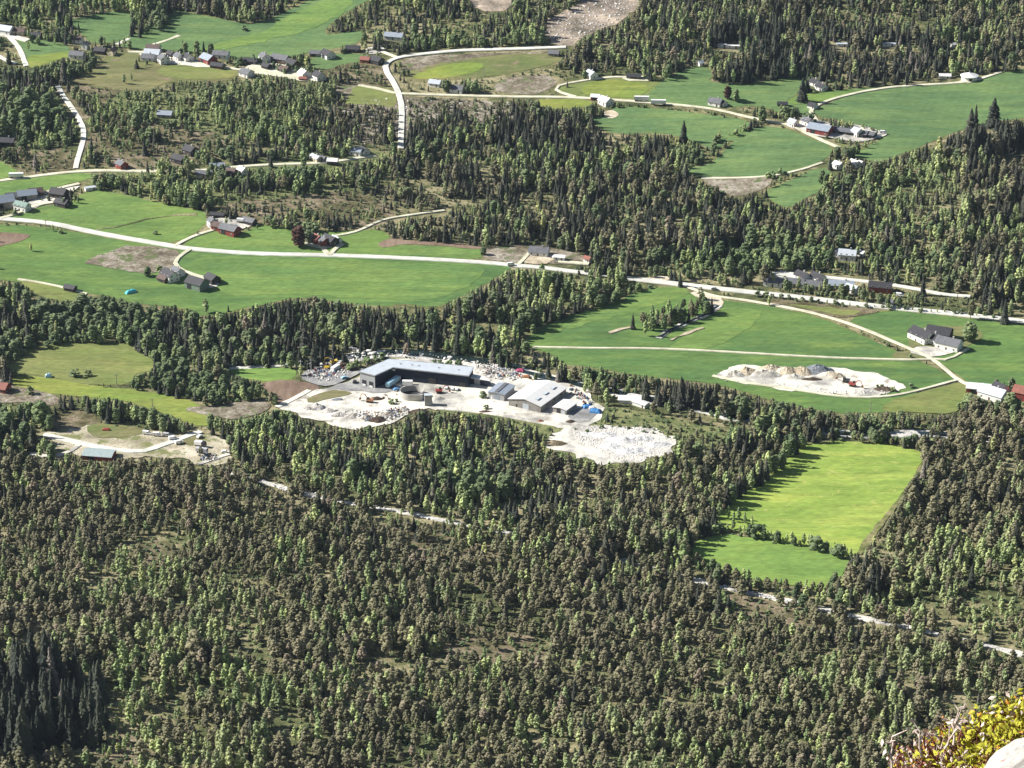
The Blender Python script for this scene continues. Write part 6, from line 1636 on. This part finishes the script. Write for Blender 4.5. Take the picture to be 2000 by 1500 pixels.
stones('rubble', 'scattered stones in the clearcut', [(1068,60),(1100,30),(1150,0),(1250,0),(1200,48),(1130,76),(1090,88)], 350, .3, 1.1, 2.5, .2)
stones('rubble', 'stumps and stones on the rough scrub', [(640,190),(1000,200),(1040,225),(860,240),(700,285)], 400, .25, .9, 2.5, .1)

# ---------------------------------------------------------------- the ledge the photographer stands on: rock, heather and bilberry
def near(px_, py_, d):
    r_ = ray(px_, py_); r_ = r_/np.linalg.norm(r_)
    return np.array([0, 0, CAM_Z]) + r_*d
def ledge():
    c = near(2412, 2180, 6.6)
    mb = MB(); v, f = ico(5)
    vs = []
    for p in v:
        k = 1+.10*mnoise.noise(Vector(p*2.2))+.05*mnoise.noise(Vector(p*7))
        vs.append((c[0]+p[0]*.92*k, c[1]+p[1]*1.3*k, c[2]+p[2]*(.66*k if p[2] > 0 else 9)))
    mb.add(vs, f)
    m = ground_mat('ledge_soil', [(0.3, (0.035,0.020,0.014)), (0.5, (0.08,0.045,0.03)), (0.7, (0.14,0.08,0.05))], 3, 12, 40, .5, .02)
    o = mb.build('ledge', m, smooth=True); tag(o, kind='structure')
    return np.array(vs)
LV = ledge()
def twigs():
    """heather twigs and bilberry leaves standing on the ledge"""
    lm = leaf_mat('bilberry_leaves', (0.34,0.34,0.035), (0.52,0.46,0.045), (0.68,0.55,0.07))
    hm = paint('heather_twigs', (0.22,0.085,0.06), .4, 30); gm = paint('dry_heath_tips', (0.62,0.50,0.44), .3, 40); om = paint('orange_leaves', (0.60,0.27,0.04), .3, 30)
    pix = proj(LV[:,0], LV[:,1], LV[:,2]); k = (pix[0] > 1560) & (pix[0] < 2150) & (pix[1] > 1300) & (pix[1] < 1680)
    base = LV[k]
    # keep the side facing the camera and the brow
    leaves, heath, tips, orange = MB(), MB(), MB(), MB()
    rr = np.random.default_rng(5)
    up = np.array([-.35, -.25, 1.0])
    def leaf(mb, p, s):
        n = Vector((rr.normal(), rr.normal()-.6, rr.normal()+.9)).normalized(); a = n.orthogonal().normalized(); b = n.cross(a); t = rr.uniform(0, 6.28)
        u = a*math.cos(t)+b*math.sin(t); w_ = n.cross(u); q = Vector(p)
        mb.add([q-w_*s, q+u*s*.55-n*s*.12, q+w_*s, q-u*s*.55-n*s*.12, q+n*s*.05], [(0,1,4),(1,2,4),(2,3,4),(3,0,4)])
    for _ in range(4200):
        b0 = base[rr.integers(len(base))] + rr.normal(0, .018, 3)
        bx = proj(b0[0], b0[1], b0[2])[0]
        yellow = bx > 1865+rr.normal(0, 55)
        h = rr.uniform(.02, .06) if yellow else rr.uniform(.025, .085)
        d = up + rr.normal(0, .38, 3); d /= np.linalg.norm(d); tip = b0 + d*h
        mid = (b0+tip)/2 + rr.normal(0, .006, 3)
        if not yellow:
            pale = rr.random() < .38
            (tips if pale else heath).tube([b0.tolist(), mid.tolist(), tip.tolist()], [.0028, .0022, .0013], 4)
            for q in np.linspace(.3, 1, 6):
                c = b0+(tip-b0)*q; leaf(tips if pale else (heath if rr.random() < .8 else orange), c + rr.normal(0, .004, 3), rr.uniform(.003, .006))
            if rr.random() < .3: leaf(leaves, tip, rr.uniform(.005, .008))
        else:
            heath.tube([b0.tolist(), tip.tolist()], [.0016, .001], 4)
            for q in np.linspace(.25, 1, 7):
                c = b0+(tip-b0)*q + rr.normal(0, .009, 3)
                leaf(leaves if rr.random() < .80 else (orange if rr.random() < .3 else tips), c, rr.uniform(.006, .011))
    # a few long bare twigs
    for bx, by, h in ((1845,1462,.075),(1862,1455,.085),(1742,1500,.06),(1800,1478,.06)):
        b0 = near(bx, by, 6.0); d = np.array([.02+rr.normal(0,.15), 0, 1.0]); pts = [b0]
        for _ in range(5): pts.append(pts[-1] + (d+rr.normal(0, .22, 3))*h/5)
        tips.tube([p.tolist() for p in pts], [.0028,.0025,.0022,.002,.0016,.001], 5)
        for p in pts[2:]:
            e = p + (rr.normal(0, .4, 3)+np.array([0,0,.7]))*.03; tips.tube([p.tolist(), e.tolist()], [.002,.001], 4); leaf(tips, e, .009)
    for mb, mt, nm, lb in ((leaves, lm, 'bilberry_leaves', 'yellow green bilberry leaves on the ledge'), (heath, hm, 'heather_twigs', 'red brown heather twigs on the ledge'),
                           (tips, gm, 'dry_heather', 'dry pinkish heather tips on the ledge'), (orange, om, 'orange_leaves', 'orange bilberry leaves on the ledge')):
        o = mb.build(nm, mt); tag(o, lb, None, None, 'stuff')
twigs()
def pale_rock():
    c = near(2074, 1594, 5.6); mb = MB(); v, f = ico(4)
    k = np.array([1+.16*mnoise.noise(Vector(p*1.2))+.03*mnoise.noise(Vector(p*5)) for p in v])
    mb.add((v*k[:,None]*np.array([.155,.2,.125])+c).tolist(), f)
    m = ground_mat('lichen_rock', [(0.3, (0.20,0.19,0.18)), (0.45, (0.34,0.33,0.31)), (0.7, (0.46,0.44,0.42))], 6, 22, 90, .35, .006, spots=(26, .6, (.26,.14,.11)))
    o = mb.build('rock', m, smooth=True); tag(o, 'smooth white rock corner beside the yellow bilberry leaves', 'rock')
pale_rock()

# ---------------------------------------------------------------- air
def haze(density=0.000014):
    mb = MB(); mb.box(-2700, 2700, -400, 6100, -60, 702)
    m = bpy.data.materials.new('valley_haze'); m.use_nodes = True; nt = m.node_tree; nt.nodes.clear()
    v = nt.nodes.new('ShaderNodeVolumePrincipled'); v.inputs['Color'].default_value = (0.62, 0.78, 1.0, 1); v.inputs['Density'].default_value = density; v.inputs['Anisotropy'].default_value = 0.2
    o_ = nt.nodes.new('ShaderNodeOutputMaterial'); nt.links.new(v.outputs[0], o_.inputs['Volume'])
    tag(mb.build('haze', m), 'thin blue valley haze', None, None, 'stuff')
if HAZE: haze()
